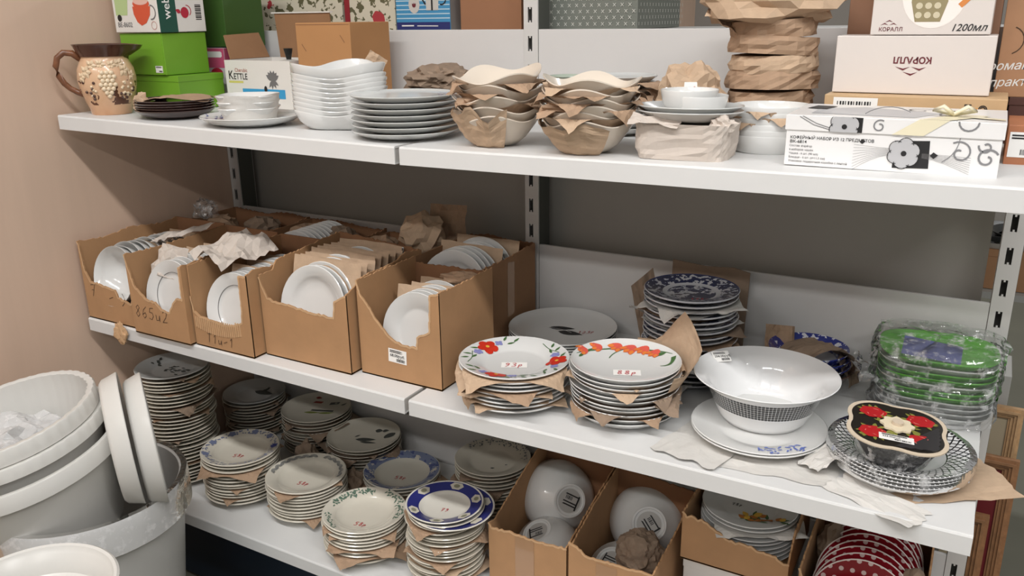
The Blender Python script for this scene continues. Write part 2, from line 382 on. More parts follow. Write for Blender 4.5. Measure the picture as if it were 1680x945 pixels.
def drape_sheet(R, hx, hy, rot, inner, seed, bend=0.9, m=KRAFT, n=22, jit=.45, ox=0.0, oy=0.0):
    """sheet laid on a plate whose corners stick out past the rim and sag"""
    z = zfun(inner); hr = inner[-1][1]; off = Vector((seed * 3.7, seed * 1.3, 0))
    def fn(a, b):
        x = a * hx * (1 + .05 * noise.noise(off + Vector((b * 2, 5, 0)))); y = b * hy * (1 + .05 * noise.noise(off + Vector((a * 2, 9, 0))))
        x, y = x * cos(rot) - y * sin(rot) + ox, x * sin(rot) + y * cos(rot) + oy; r = hypot(x, y); t = atan2(y, x)
        RB = R * 1.03 + .0015
        if r <= RB: return (x, y, z(min(r, R)) + .0014)
        d = r - RB; q = bend + 1.3 * jit * noise.noise(off + Vector((cos(t) * 2.2, sin(t) * 2.2, 2))) * 2
        k = noise.noise(off + Vector((x * 48, y * 48, 3))) * .010 * min(1, d / .012)
        rr = max(RB + d * cos(q), RB) + abs(k) * .5
        return (rr * cos(t), rr * sin(t), hr - d * sin(q) + k * .7 + .0014)
    return sheet_mesh(fn, n, m)
STACKS = {}
def stack(key, x, y, zb, R, h, n, sp, kind, m, desc, noun='plate', name='dinner_plate', top_m=None, top_label=None, papers=(), seed=1, jit=.0025, cat='plate', nseg=48, lean=(0, 0), cover=None):
    """pile of alike plates; every plate and every sheet of paper is a thing of its own"""
    rn = random.Random(seed); prof, inner = plate_profile(R, h, kind)
    me = lathe_mesh(name, prof, m, nseg); top = None
    for k in range(n):
        t = n - 1 - k                        # index from the top
        mesh = me
        if t == 0 and top_m: mesh = me.copy(); mesh.materials.clear(); mesh.materials.append(top_m)
        ox, oy = (rn.uniform(-jit, jit), rn.uniform(-jit, jit)) if k and t else (0, 0)
        o = link(name, mesh, None, (x + ox + lean[0] * k / n, y + oy + lean[1] * k / n, zb + k * sp + .0002), (0, 0, rn.uniform(0, 6.28) if t else 0))
        if t == 0: tag(o, top_label or ('top ' + noun + ' of ' + desc), cat, None if n == 1 else 'plates in ' + desc); top = o
        else: tag(o, ('bottom ' if k == 0 else ORD[t] + ' ') + noun + (' of ' if k == 0 else ' from the top of ') + desc, cat, 'plates in ' + desc)
    for i, (k, hx, hy, rot, bend, pm) in enumerate(papers):
        oa = rn.uniform(-2.4, .6); od = R * .16
        me2 = drape_sheet(R, hx, hy, rot, inner, seed + i * 1.7 + .3, bend, pm, ox=od * cos(oa), oy=od * sin(oa))
        o = link('wrapping_paper', me2, None, (x, y, zb + k * sp))
        tag(o, ('brown' if pm in (KRAFT, KRAFT2, KRAFT3) else 'white') + ' paper under the ' + ORD[n - 2 - k] + ' plate of ' + desc, 'paper', 'paper sheets in ' + desc)
    STACKS[key] = (top, inner, zb + (n - 1) * sp)
    return top, inner
def price_mark(top, inner, txt, x, y, size, rot=0.0, paper=False, m=None):
    pl = on_plate(inner); c, s = cos(rot), sin(rot)
    tr = lambda ps: [[(x + a * c - b * s, y + a * s + b * c) for a, b in p] for p in ps]
    if paper:
        w = len(txt) * .8 * size * .62; hh = size * .75
        decal('price_label', tr([[(-w, -hh), (w, -hh), (w, hh), (-w, hh)]]), STICK, top, pl, .0007)
    decal('handwritten_price', tr(scribble(txt, size, size * .1)), m or REDINK, top, pl, .0012)
# direction in the plate plane that runs to the right in the photograph is about +30 degrees; text reads along it
def paperset(n, R, ks, seed, m=KRAFT, grow=1.0, bend=.9):
    rn = random.Random(seed); out = []
    for k in ks: g = R * grow * rn.uniform(.88, 1.06); out.append((k, g * .82, g * .82 * rn.uniform(.85, 1.1), rn.uniform(0, 1.57), bend * rn.uniform(.35, 1.25), m if not isinstance(m, (list, tuple)) else rn.choice(m)))
    return out
# ------------------------------------------------------------------ middle shelf: plate stacks on the right
RED = mat('poppy red print', (196, 48, 30), .35); ORANGE = mat('tulip orange print', (226, 128, 60), .35); PINK = mat('tulip coral print', (214, 92, 78), .35)
YEL = mat('yellow print', (222, 180, 70), .35); GRN = mat('leaf green print', (72, 106, 62), .35); GRND = mat('dark green print', (46, 70, 50), .35); LILAC = mat('lilac print', (136, 138, 190), .35)
BLUEP = mat('blue print', (62, 72, 140), .35)
A_desc = 'the stack topped by the red poppy plate'
top, inn = stack('A', 1.187, -.425, ZM(1.187), .109, .021, 9, .0084, 'flat', WHITEC, A_desc, top_label='white dinner plate with red poppies and lilac flowers on its rim, topping a papered stack',
      papers=paperset(9, .109, (0, 1, 3, 4, 6), 4, [KRAFT2, KRAFT, KRAFT2], 1.06, 1.0) + [(7, .099, .093, .5, 1.1, KRAFT2)], seed=11)
def flower(cx, cy, r, n=5, a0=0.0): return [ellipse(cx + .52 * r * cos(a0 + 2 * pi * k / n), cy + .52 * r * sin(a0 + 2 * pi * k / n), .50 * r, .44 * r, a0 + 2 * pi * k / n, 12) for k in range(n)]
def pol(r, deg): return (r * cos(radians(deg)), r * sin(radians(deg)))
pl = on_plate(inn)
fl = []; lf = []; lil = []; yc = []
for dg in (160, 20, 275):
    c = pol(.083, dg); fl += flower(c[0], c[1], .0215, 5, dg); yc.append(ellipse(c[0], c[1], .004, .004))
    c2 = pol(.082, dg + 21); lil.append(flower(c2[0], c2[1], .010, 5, dg)); c3 = pol(.086, dg - 19); lil.append(flower(c3[0], c3[1], .009, 4, dg + 30))
    for j, (dr, dd, aa) in enumerate(((.088, 32, 60), (.079, 30, 110), (.092, -27, -60), (.08, -30, -110), (.09, 43, 80), (.086, -40, -80), (.09, 12, 60))):
        c = pol(dr, dg + dd); lf.append(petal(c[0], c[1], radians(dg + aa), .018, .0028))
    lf += ribbon([pol(.092 - .008 * sin(k / 10 * pi), dg + 25 + k * 3.5) for k in range(11)], .0016)
decal('printed_leaves', lf, GRN, top, pl, .0006); [decal('printed_lilac_flower', q, LILAC, top, pl, .0009) for q in lil]; [decal('printed_poppy', fl[5 * q:5 * q + 5], RED, top, pl, .0012) for q in range(3)]; decal('printed_stamens', yc, YEL, top, pl, .0016)
price_mark(top, inn, '93p', .004, -.008, .017, .48, True)

B_desc = 'the stack topped by the tulip plate'
top, inn = stack('B', 1.404, -.388, ZM(1.404), .103, .024, 11, .0086, 'coupe', WHITEC, B_desc, top_label='white dinner plate with orange tulips and green leaves, topping a papered stack',
      papers=paperset(11, .103, (1, 2, 4, 5, 7, 8), 9, [KRAFT, KRAFT2, KRAFT3], 1.06, .9), seed=5)
pl = on_plate(inn); tl = []; ty = []; gl = []
for (r, dg, s) in ((.092, 166, .95), (.090, 144, .95), (.088, 118, 1.1), (.086, 100, 1.25), (.090, 84, 1.15), (.090, 68, 1.1)):
    c = pol(r, dg)
    b0 = radians(245)
    for a in (-.45, .45, 0): tl.append(ellipse(c[0] + .011 * s * cos(b0 + a), c[1] + .011 * s * sin(b0 + a), .0125 * s, .0058 * s, b0 + a, 14))
    for a in (-.5, 0, .5): ty.append(petal(c[0] + .012 * s * cos(b0 + a), c[1] + .012 * s * sin(b0 + a), b0 + a, .013 * s, .0036 * s))
gl += ribbon([pol(.097 - .02 * sin(k / 16 * pi), 185 - k * 8.6) for k in range(17)], [.001 + .0035 * sin(k / 16 * pi) for k in range(17)])
gl += ribbon([pol(.094 - .03 * (k / 10), 40 - 4.5 * k + 3 * k * k / 10) for k in range(11)], [.009 - .0008 * k for k in range(11)])
gl += ribbon([(-.035 + .006 * k, .055 - .008 * k) for k in range(0)] or [pol(.05 + .004 * k, 150 - 6 * k) for k in range(9)], .0018)
for dg in (175, 182, 190): c = pol(.09, dg); gl.append(petal(c[0], c[1], radians(dg - 100), .03, .0025))
c = pol(.07, 70); gl.append(petal(c[0], c[1], radians(20), .03, .007))
decal('printed_leaves', gl, GRN, top, pl, .0006); [decal('printed_tulip', tl[3 * q:3 * q + 3], PINK, top, pl, .0010) for q in range(6)]; [decal('printed_tulip_tips', ty[3 * q:3 * q + 3], ORANGE, top, pl, .0014) for q in range(6)]
price_mark(top, inn, '88p', .012, -.022, .017, .42, True)
# large flap of kraft paper standing up behind the tulip stack
def flap_fn(a, b):
    th = radians(38 - 62 * a); q = (b + 1) / 2; dg = 38 - 62 * a
    hgt = max(.004, .082 * (1 - abs(dg - 47) / (34 if dg > 47 else 62))); ex = .006 + .026 * max(0, 1 - abs(dg - 10) / 45)
    r = .1075 + q * ex + .004 * q * noise.noise(Vector((a * 2, b * 2, 4))); return (1.404 + r * cos(th), -.388 + r * sin(th), .868 + q * (.028 + hgt))
me = sheet_mesh(flap_fn, 14, KRAFT2)
o = link('paper_flap', me, None, (0, 0, 0)); tag(o, 'stiff kraft paper corner standing up behind the tulip plate', 'paper')

C_desc = 'the low stack of plates with a black leaf print'
top, inn = stack('C', 1.147, -.128, ZM(1.147), .124, .023, 5, .0062, 'coupe', GREYC, C_desc, top_label='large pale plate printed with a black leaf, on a low stack beside the cartons', seed=3, jit=.0015, top_m=WHITEC)
pl = on_plate(inn)
decal('printed_leaf', [petal(-.042, .012, .3, .062, .011), petal(-.012, .000, .05, .060, .013)], INK, top, pl, .0006)
decal('printed_leaf_vein', ribbon([(-.04, .012), (.0, .012), (.02, .004)], .0012), STICK, top, pl, .0010)
price_mark(top, inn, '123p', .05, .02, .013, .35)

D_desc = 'the tall stack of blue transfer plates'
DBL = mat_rim('blue transfer print plate', (198, 200, 206), [(.006, .048, (46, 54, 88), 75, .48), (.058, .093, (40, 47, 82), 90, .46), (.0905, .0935, (52, 60, 100), 0, 0)])
BLUEW = mat_rim('blue rim plate', (206, 207, 210), [(.062, .0935, (60, 68, 104), 60, .5)])
top, inn = stack('D', 1.455, -.168, ZM(1.455), .095, .017, 17, .0110, 'flat', BLUEW, D_desc, top_label='plate with dense dark blue floral print on top of the tall papered stack', top_m=DBL,
      papers=paperset(17, .095, (0, 2, 3, 5, 6, 7, 9, 10, 12, 13, 14), 21, [KRAFT, TISSUE, KRAFT3, TISSUE], 1.06, .6), seed=8)
price_mark(top, inn, '178p', .028, -.036, .012, .4)
# cardboard sheet behind and folded paper to the left of the blue plates
o = B().prism([(1.36, .80), (1.53, .80), (1.535, .983), (1.50, .990), (1.44, .986), (1.365, .992)], 'y', -.022, -.018).build('cardboard_sheet', KRAFT3); tag(o, 'torn brown cardboard sheet leaning on the panel behind the blue plates', 'cardboard')
def flapfn(a, b):
    return (a * .03 + .012 * b, .012 * abs(a) + .008 * noise.noise(Vector((a * 3, b * 3, 7))), b * .075 + .012 * a)
o = link('folded_paper', sheet_mesh(flapfn, 8, KRAFT3), None, (1.332, -.085, ZM(1.33) + .096), (radians(-8), radians(-22), .25)); tag(o, 'folded kraft paper leaning left of the tall blue plate stack', 'paper')
o = link('folded_paper', sheet_mesh(lambda a, b: (a * .035, b * .03, .012 * a * b + .01 * a - .006 * noise.noise(Vector((a * 3, b * 2, 1)))), 6, TISSUE), None, (1.362, -.165, ZM(1.36) + .13), (0, radians(24), .3)); tag(o, 'white paper corner poking out left of the blue plates', 'paper')

# white bowl with the black dotted band on its plate
def bowl_band_mat():
    m = bpy.data.materials.new('white opal glass with black dotted band'); m.use_nodes = True; t = NT(m); t.b.inputs['Roughness'].default_value = .1; t.b.inputs['Coat Weight'].default_value = .5
    vec, x, y, z = t.obj(); ang = t.m('MULTIPLY', t.m('ARCTAN2', y, x), 104 / (2 * pi)); fz = t.m('MULTIPLY', t.m('SUBTRACT', z, .036), 1 / .0047)
    a = t.m('ABSOLUTE', t.m('SUBTRACT', t.m('FRACT', t.m('ADD', ang, 100.0)), .5)); b = t.m('ABSOLUTE', t.m('SUBTRACT', t.m('FRACT', fz), .5))
    sq = t.m('MULTIPLY', t.m('LESS_THAN', t.m('MAXIMUM', a, b), .46), t.m('LESS_THAN', t.m('ADD', a, b), .80))
    band = t.m('MULTIPLY', t.m('GREATER_THAN', z, .036), t.m('LESS_THAN', z, .0690))
    r = t.m('SQRT', t.m('ADD', t.m('MULTIPLY', x, x), t.m('MULTIPLY', y, y))); rb = t.m('ADD', t.m('MULTIPLY', z, .42), .0755)
    outside = t.m('GREATER_THAN', r, t.m('SUBTRACT', rb, .0016))
    f = t.m('MULTIPLY', t.m('MULTIPLY', band, outside), sq)
    t.color(t.mix(f, lin((234, 234, 234)), lin((30, 31, 33)))); return m
TIS_DESC = 'white tissue paper'
zb = ZM(1.645)
top, inn = stack('P', 1.650, -.368, zb + .003, .117, .019, 2, .005, 'flat', WHITEC, 'the plates under the dotted bowl', top_label='white plate with a blue flower spray under the large dotted bowl', seed=2)
sp = []
rn = random.Random(4)
for k in range(46):
    dg = rn.uniform(-78, -30); r = rn.uniform(.084, .112); c = pol(r, dg); sp.append(petal(c[0], c[1], rn.uniform(0, 6.28), rn.uniform(.004, .011), .002))
decal('printed_blue_spray', sp, mat('pale blue print', (96, 116, 190), .4), top, on_plate(inn), .0006)
bz = zb + .003 + .005 + .0058
bp = [(0, .004), (.060, .0045), (.070, .010), (.078, .025), (.0885, .055), (.0945, .072), (.104, .0785), (.1225, .0865), (.1268, .0885), (.1275, .0875),
      (.1245, .0845), (.106, .0765), (.0965, .0695), (.0900, .036 + .0), (.0800, .012), (.071, .0025), (.064, .0), (.058, .0), (.056, .002), (0, .002)]
bp = [(0, .0045), (.058, .005), (.068, .009), (.078, .024), (.0905, .052), (.0985, .071), (.108, .0785), (.1235, .0868), (.1262, .0885), (.1275, .0875), (.125, .0848),
      (.109, .0762), (.1045, .0690), (.0906, .0360), (.0805, .0130), (.0720, .0020), (.066, 0), (.060, 0), (.058, .0022), (0, .0022)]
o = link('serving_bowl', lathe_mesh('serving_bowl', bp, bowl_band_mat(), 72), None, (1.645, -.318, bz)); tag(o, 'large white salad bowl with a black dotted band, standing on a plate', 'bowl')
nv = Vector((.62, -.55, .56)).normalized()
price_sticker(o, (-.102, .034, .0745), (cos(.55), sin(.55), .06), (-.33, .30, .42), .032, .022, '394.00руб.', 3)

# black lattice plates
def lattice_mat():
    m = bpy.data.materials.new('white plate with black lattice rim'); m.use_nodes = True; t = NT(m); t.b.inputs['Roughness'].default_value = .14; t.b.inputs['Coat Weight'].default_value = .4
    vec, x, y, z = t.obj(); r = t.m('SQRT', t.m('ADD', t.m('MULTIPLY', x, x), t.m('MULTIPLY', y, y)))
    u = t.m('MULTIPLY', t.m('ARCTAN2', y, x), 44 / (2 * pi)); v = t.m('MULTIPLY', r, 70)
    f1 = t.m('LESS_THAN', t.m('FRACT', t.m('ADD', t.m('ADD', u, v), 100.0)), .24); f2 = t.m('LESS_THAN', t.m('FRACT', t.m('ADD', t.m('SUBTRACT', u, v), 100.0)), .24)
    lat = t.m('MULTIPLY', t.m('MAXIMUM', f1, f2), t.m('MULTIPLY', t.m('GREATER_THAN', r, .070), t.m('LESS_THAN', r, .101)))
    ring = t.m('MULTIPLY', t.m('GREATER_THAN', r, .0685), t.m('LESS_THAN', r, .0702))
    u2 = t.m('LESS_THAN', t.m('FRACT', t.m('ADD', t.m('MULTIPLY', u, 2.0), 100.0)), .72)
    edge = t.m('MULTIPLY', t.m('GREATER_THAN', r, .101), t.m('MULTIPLY', t.m('LESS_THAN', r, .1082), u2))
    t.color(t.mix(t.m('MINIMUM', t.m('ADD', t.m('ADD', lat, ring), edge), 1.0), lin((228, 228, 228)), lin((34, 34, 36)))); return m
LATM = lattice_mat()
top, inn = stack('E', 1.879, -.381, ZM(1.879) + .001, .109, .022, 5, .0062, 'flat', LATM, 'the stack of lattice rim plates', top_label='white plate with black lattice rim carrying the flower tin, top of its stack', seed=6, jit=.0012, nseg=64)
price_mark(top, inn, '298p', .012, -.055, .014, .15)
me = lathe_mesh('cling_film', [(.100, .050), (.1105, .0475), (.1120, .034), (.1085, .020), (.094, .008)], FILM, 48, lambda a, r, z: ((r + .0016 * noise.noise(Vector((cos(a) * 9, sin(a) * 9, z * 60)))) * cos(a), (r + .0016 * noise.noise(Vector((cos(a) * 9, sin(a) * 9, z * 60)))) * sin(a), z))
o = link('cling_film', me, None, (1.879, -.381, ZM(1.879) + .0005)); tag(o, 'clear cling film stretched round the lattice rim plates', 'plastic film')

# baking tin with flower card lid
ez = ZM(1.879) + .001 + 4 * .0062 + .006
tin = thing('baking_tin', 'fluted baking tin with a quatrefoil lid card of red flowers, on the lattice plates', 'baking tin', (1.872, -.418, ez), .12)
def quat(s, n=64):
    out = []
    for k in range(n):
        t = 2 * pi * k / n; r = .058 * (1 + .16 * abs(sin(2 * t)) ** .9 * 1.6 - .02) ; q = abs(((t / (pi / 2)) % 1) - 0.0); 
        nb = .0035 * max(0, 1 - min(q, 1 - q) * 14)
        out.append(((r + nb) * s * cos(t), (r + nb) * s * sin(t)))
    return out
b = B(); n = 64
for (s, z) in ((.44, 0), (.86, .058)):
    for k in range(n):
        t = 2 * pi * k / n; r = .072 / max(abs(cos(t)), abs(sin(t))) ** .75 * (1 + (.02 if k % 2 else -.02)); b.v.append((r * s * cos(t), r * s * sin(t), z))
b.f = [(k, (k + 1) % n, n + (k + 1) % n, n + k) for k in range(n)] + [tuple(range(n - 1, -1, -1)), tuple(range(n, 2 * n))]
b.build('tin_body', mat('dark non stick tin', (62, 60, 62), .35, .3), tin)
lidrot = (radians(3), radians(4), 0)
lid = B().prism(quat(1.17), 'z', 0, .0022).build('lid_card', mat('bare plywood', (206, 190, 168), .7), tin, loc=(0, 0, .0585), rot=lidrot)
pl = on_plane((0, 0, .0022), (1, 0, 0), (0, 1, 0))
decal('black_ground', [quat(1.07)], mat('black lacquer', (34, 30, 26), .35), lid, pl, .0003)
gr = []; rd = []; yl = []
rn = random.Random(3)
for sx in (-1, 1):
    for sy in (-1, 1):
        rd.append([(sx * .035 + .0205 * (1 + .07 * sin(6 * a)) * cos(a), sy * .032 + .0175 * (1 + .07 * sin(6 * a)) * sin(a)) for a in [2 * pi * k / 24 for k in range(24)]])
        for j in range(12): a = rn.uniform(0, 6.28); gr.append(petal(sx * .033 + .0165 * cos(a), sy * .031 + .0145 * sin(a), a + rn.uniform(-.5, .5), .012, .0028))
        for j in range(7): a = rn.uniform(0, 6.28); yl.append(petal(sx * .033 + .012 * cos(a), sy * .031 + .010 * sin(a), a + 1.5, .007, .0009)); 
for j in range(14): a = rn.uniform(0, 6.28); gr.append(petal(.016 * cos(a), .016 * sin(a), a, .02, .003))
decal('painted_leaves', gr, mat('olive gold paint', (128, 128, 58), .4), lid, pl, .0007); [decal('painted_rose', [q], mat('rose red paint', (178, 30, 36), .35), lid, pl, .0011) for q in rd]; decal('painted_petal_lines', yl, mat('pink highlight paint', (214, 110, 100), .4), lid, pl, .0015)
knob = B().prism([(.0235 * (1 + .1 * cos(8 * a)) * cos(a), .0225 * (1 + .1 * cos(8 * a)) * sin(a)) for a in [2 * pi * k / 48 for k in range(48)]], 'z', .0042, .0072).build('knob_flower', mat('cream painted wood', (222, 208, 180), .6), lid)
B().prism(ellipse(0, 0, .0085, .0085, 0, 20), 'z', .0072, .0125).build('knob_button', mat('bare plywood', (206, 190, 168)), knob)
price_sticker(lid, (-.026, -.050, .0032), (1, .02, 0), (-.02, 1, 0), .050, .019, '323.00руб.', 5)
bagv = []
def bagfn(a, bb):
    t = pi * (a * .5 + .5) * 1.05 - pi * 1.02; r = .062 - .016 * (bb * .5 + .5) * 0; q = (1 - bb) / 2
    r = .070 - .028 * q + .003 * noise.noise(Vector((a * 4, bb * 4, 2))); return (r * cos(t) * 1.05, r * sin(t) * 1.0, .054 - q * .056)
link('cellophane_bag', sheet_mesh(bagfn, 12, FILM, 'cellophane_bag'), tin)
# ------------------------------------------------------------------ papers and wrapped things
def crumpled(name, label, loc, size, seed, m, amp=.3, rz=0.0, cat='paper', sub=3, group=None, freq=2.4, rot=None, parent=None, flat_bottom=True):
    """crushed paper bundle: faceted closed form with creases"""
    bm = bmesh.new(); bmesh.ops.create_icosphere(bm, subdivisions=sub, radius=1.0); off = Vector((seed * 7.1, seed * 2.3, seed))
    for v in bm.verts:
        d = v.co.normalized(); q = noise.noise(d * freq + off); c = abs(noise.noise(d * freq * 2.1 + off * 1.7)); e = noise.noise(d * freq * 4.5 + off)
        r = 1 + amp * (q * .9 - c * .7 + e * .25); p = d * r
        p = Vector((p.x * size[0], p.y * size[1], p.z * size[2]))
        if flat_bottom and p.z < -size[2] * .75: p.z = -size[2] * .75
        v.co = p
    me = bpy.data.meshes.new(name); bm.to_mesh(me); bm.free(); me.materials.append(m)
    o = link(name, me, parent, loc, rot or (0, 0, rz))
    return tag(o, label, cat, group) if parent is None else o
def sheet(name, label, loc, hx, hy, rot, seed, m, amp=.01, n=14, freq=1.6, fold=0.0, cat='paper', jag=.0, smooth=False):
    off = Vector((seed * 5.3, seed, seed * 2.2))
    def fn(a, b):
        e = 1 + jag * noise.noise(off + Vector((a * 3, b * 3, 4)))
        z = amp * (noise.noise(off + Vector((a * freq, b * freq, 0))) + .5 * abs(noise.noise(off + Vector((a * freq * 2.3, b * freq * 2.3, 5)))) + .25 * noise.noise(off + Vector((a * 7, b * 7, 5)))) + fold * a * a
        return (a * hx * e, b * hy * e, z)
    o = link(name, sheet_mesh(fn, n, m, name, smooth), None, loc, rot); return tag(o, label, cat)

# blue bowls in brown paper behind the dotted bowl
bx, by = 1.686, -.108; zb = ZM(bx)
BB = mat_rim('cobalt patterned bowl', (214, 215, 222), [(.055, .078, (44, 54, 130), 70, .42)])
prof = [(0, .004), (.035, .005), (.052, .018), (.066, .034), (.075, .043), (.0765, .0445), (.077, .043), (.067, .030), (.054, .013), (.038, 0), (.033, 0), (0, .002)]
bme = lathe_mesh('soup_bowl', prof, BB, 48); dw = mat('dark brown glass', (70, 46, 36), .15, coat=.4)
bme2 = lathe_mesh('soup_bowl', [(r * 1.06, z * 1.1) for r, z in prof], dw, 48)
o = link('soup_bowl', bme2, None, (bx + .004, by, zb)); tag(o, 'dark brown bowl at the bottom of the papered bowls behind the dotted bowl', 'bowl', 'papered bowls')
for k in range(3):
    o = link('soup_bowl', bme, None, (bx - .003 * k, by + .002 * k, zb + .012 + .013 * k), (0, 0, k)); tag(o, ('top' if k == 2 else ORD[2 - k]) + ' cobalt rimmed bowl ' + ('' if k == 2 else 'from the top ') + 'in the brown papered pile behind the dotted bowl', 'bowl', 'papered bowls')
sheet('wrapping_paper', 'dark kraft sheet folded over the cobalt bowls beside the clear wrapped trays', (bx + .022, by - .016, zb + .094), .062, .046, (radians(-6), radians(8), .75), 3, KRAFT3, .014, 10, 1.3, -.02)
sheet('wrapping_paper', 'kraft flap standing at the left rim of the cobalt bowls', (bx - .068, by + .03, zb + .06), .030, .045, (radians(70), radians(6), .5), 5, KRAFT, .012, 8)
sheet('wrapping_paper', 'kraft paper sheet tucked round the right side of the cobalt bowls', (bx + .070, by + .018, zb + .045), .024, .035, (radians(64), 0, 1.3), 8, KRAFT3, .012, 8)

# green trays packed in clear film
GREEN = mat('lime green plastic', (104, 186, 66), .35); PALEG = mat('pale grey plastic', (206, 208, 206), .35)
gx, gy = 1.908, -.108; gz = ZM(gx)
def tray(z, m, k, label):
    v = []; n = 40; f = []
    rings = ((.078, .066, 0), (.092, .074, .008), (.098, .080, .017), (.100, .082, .0175), (.093, .075, .0105), (.076, .064, .003))
    for (a, b_, zz) in rings:
        for j in range(n):
            t = 2 * pi * j / n; e = 2 / 3.2; c = math.copysign(abs(cos(t)) ** e, cos(t)); s = math.copysign(abs(sin(t)) ** e, sin(t)); v.append((a * c, b_ * s, zz))
    for i in range(len(rings) - 1):
        for j in range(n): f.append((i * n + j, i * n + (j + 1) % n, (i + 1) * n + (j + 1) % n, (i + 1) * n + j))
    f.append(tuple(range(n - 1, -1, -1))); f.append(tuple(range((len(rings) - 1) * n, len(rings) * n)))
    o = mk('plastic_tray', v, f, m, None, True, (gx, gy, gz + z), (0, 0, .08 + .02 * k)); return tag(o, label, 'tray', 'film packed trays')
seq = [(0, PALEG), (.010, PALEG), (.020, PALEG), (.030, PALEG), (.040, GREEN), (.050, GREEN), (.062, PALEG), (.073, GREEN), (.083, GREEN), (.094, PALEG), (.106, GREEN)]
for k, (z, m) in enumerate(seq):
    nm = len(seq) - 1 - k
    tray(z, m, k % 3, ('lime green' if m is GREEN else 'pale grey') + ' plastic tray, ' + ('topmost' if nm == 0 else ('bottom' if k == 0 else ORD[nm] + ' from the top')) + ' of the film packed pile')
lab = decal('product_card', [[(-.052, -.022), (.045, -.026), (.045, .020), (-.052, .026)]], mat('blue grey printed card', (106, 112, 158), .5), None, on_plane((gx - .005, gy - .050, gz + .1335), (cos(.1), sin(.1), -.05), (0, .8, .35)), 0)
tag(lab, 'blue printed card lying on the topmost green tray inside the film', 'card')
def filmfn(z0, z1, ax, ay, seed, top):
    rows = 12; n = 44; v = []; f = []; off = Vector((seed, seed * 3, 1))
    for i in range(rows + (5 if top else 0)):
        if i < rows: z = z0 + (z1 - z0) * i / (rows - 1); sc = 1.0
        else: z = z1 + .004; sc = 1 - (i - rows + 1) / 5.0
        for j in range(n):
            t = 2 * pi * j / n; e = 2 / 3.0; c = math.copysign(abs(cos(t)) ** e, cos(t)); s = math.copysign(abs(sin(t)) ** e, sin(t))
            w = noise.noise(off + Vector((c * 5, s * 5, z * 45))); w2 = abs(noise.noise(off + Vector((c * 11, s * 11, z * 90))))
            k = 1 + .07 * w + .07 * w2
            v.append((ax * c * k * sc, ay * s * k * sc, z + .004 * w2 + (.006 * w if i >= rows else 0)))
    R_ = rows + (5 if top else 0)
    for i in range(R_ - 1):
        for j in range(n):
            a, b_, c, d = i * n + j, i * n + (j + 1) % n, (i + 1) * n + (j + 1) % n, (i + 1) * n + j; f += [(a, b_, c), (a, c, d)]
    return v, f
for i, (z0, z1, ax, ay, tp, lb) in enumerate(((.002, .052, .106, .088, False, 'lowest clear film bag crinkled round the bottom trays'), (.054, .090, .107, .089, False, 'middle clear film bag crinkled round the green and grey trays'), (.092, .140, .108, .090, True, 'upper clear film bag crinkled over the topmost green tray'))):
    v, f = filmfn(z0, z1, ax, ay, i + 1.5, tp); o = mk('film_bag', v, f, FILM, None, False, (gx, gy, gz)); tag(o, lb, 'plastic film', 'film bags')
sheet('film_bag', 'loose clear film end trailing left of the wrapped trays', (1.80, -.165, gz + .075), .035, .03, (radians(25), radians(30), .4), 4, FILM, .022, 12, 2.0, cat='plastic film')

# tissue and kraft sheets on the board
sheet('tissue_paper', 'white tissue sheet spread on the board left of the dotted bowl', (1.585, -.405, ZM(1.58) + .0035), .062, .110, (0, radians(-1.5), -.25), 2, TISSUE, .003, 12, jag=.15)
sheet('tissue_paper', 'white tissue sheet under the plate carrying the dotted bowl', (1.69, -.430, ZM(1.69) + .002), .105, .072, (radians(.3), 0, .05), 6, TISSUE, .003, 14, jag=.12)
sheet('tissue_paper', 'white tissue corner sliding over the front edge below the lattice plates', (1.862, -.497, ZM(1.86) + .003), .072, .032, (radians(4), radians(2), -.42), 9, TISSUE, .004, 10, jag=.2)
sheet('tissue_paper', 'white tissue tip between the dotted bowl and the lattice plates', (1.773, -.432, ZM(1.77) + .022), .036, .026, (radians(-10), radians(-20), .9), 12, TISSUE, .007, 8, jag=.2)
sheet('kraft_sheet', 'brown kraft sheet sticking out under the lattice rim plates', (1.935, -.397, ZM(1.94) + .0035), .106, .062, (radians(1), radians(-2), .55), 7, KRAFT2, .004, 12, jag=.1)

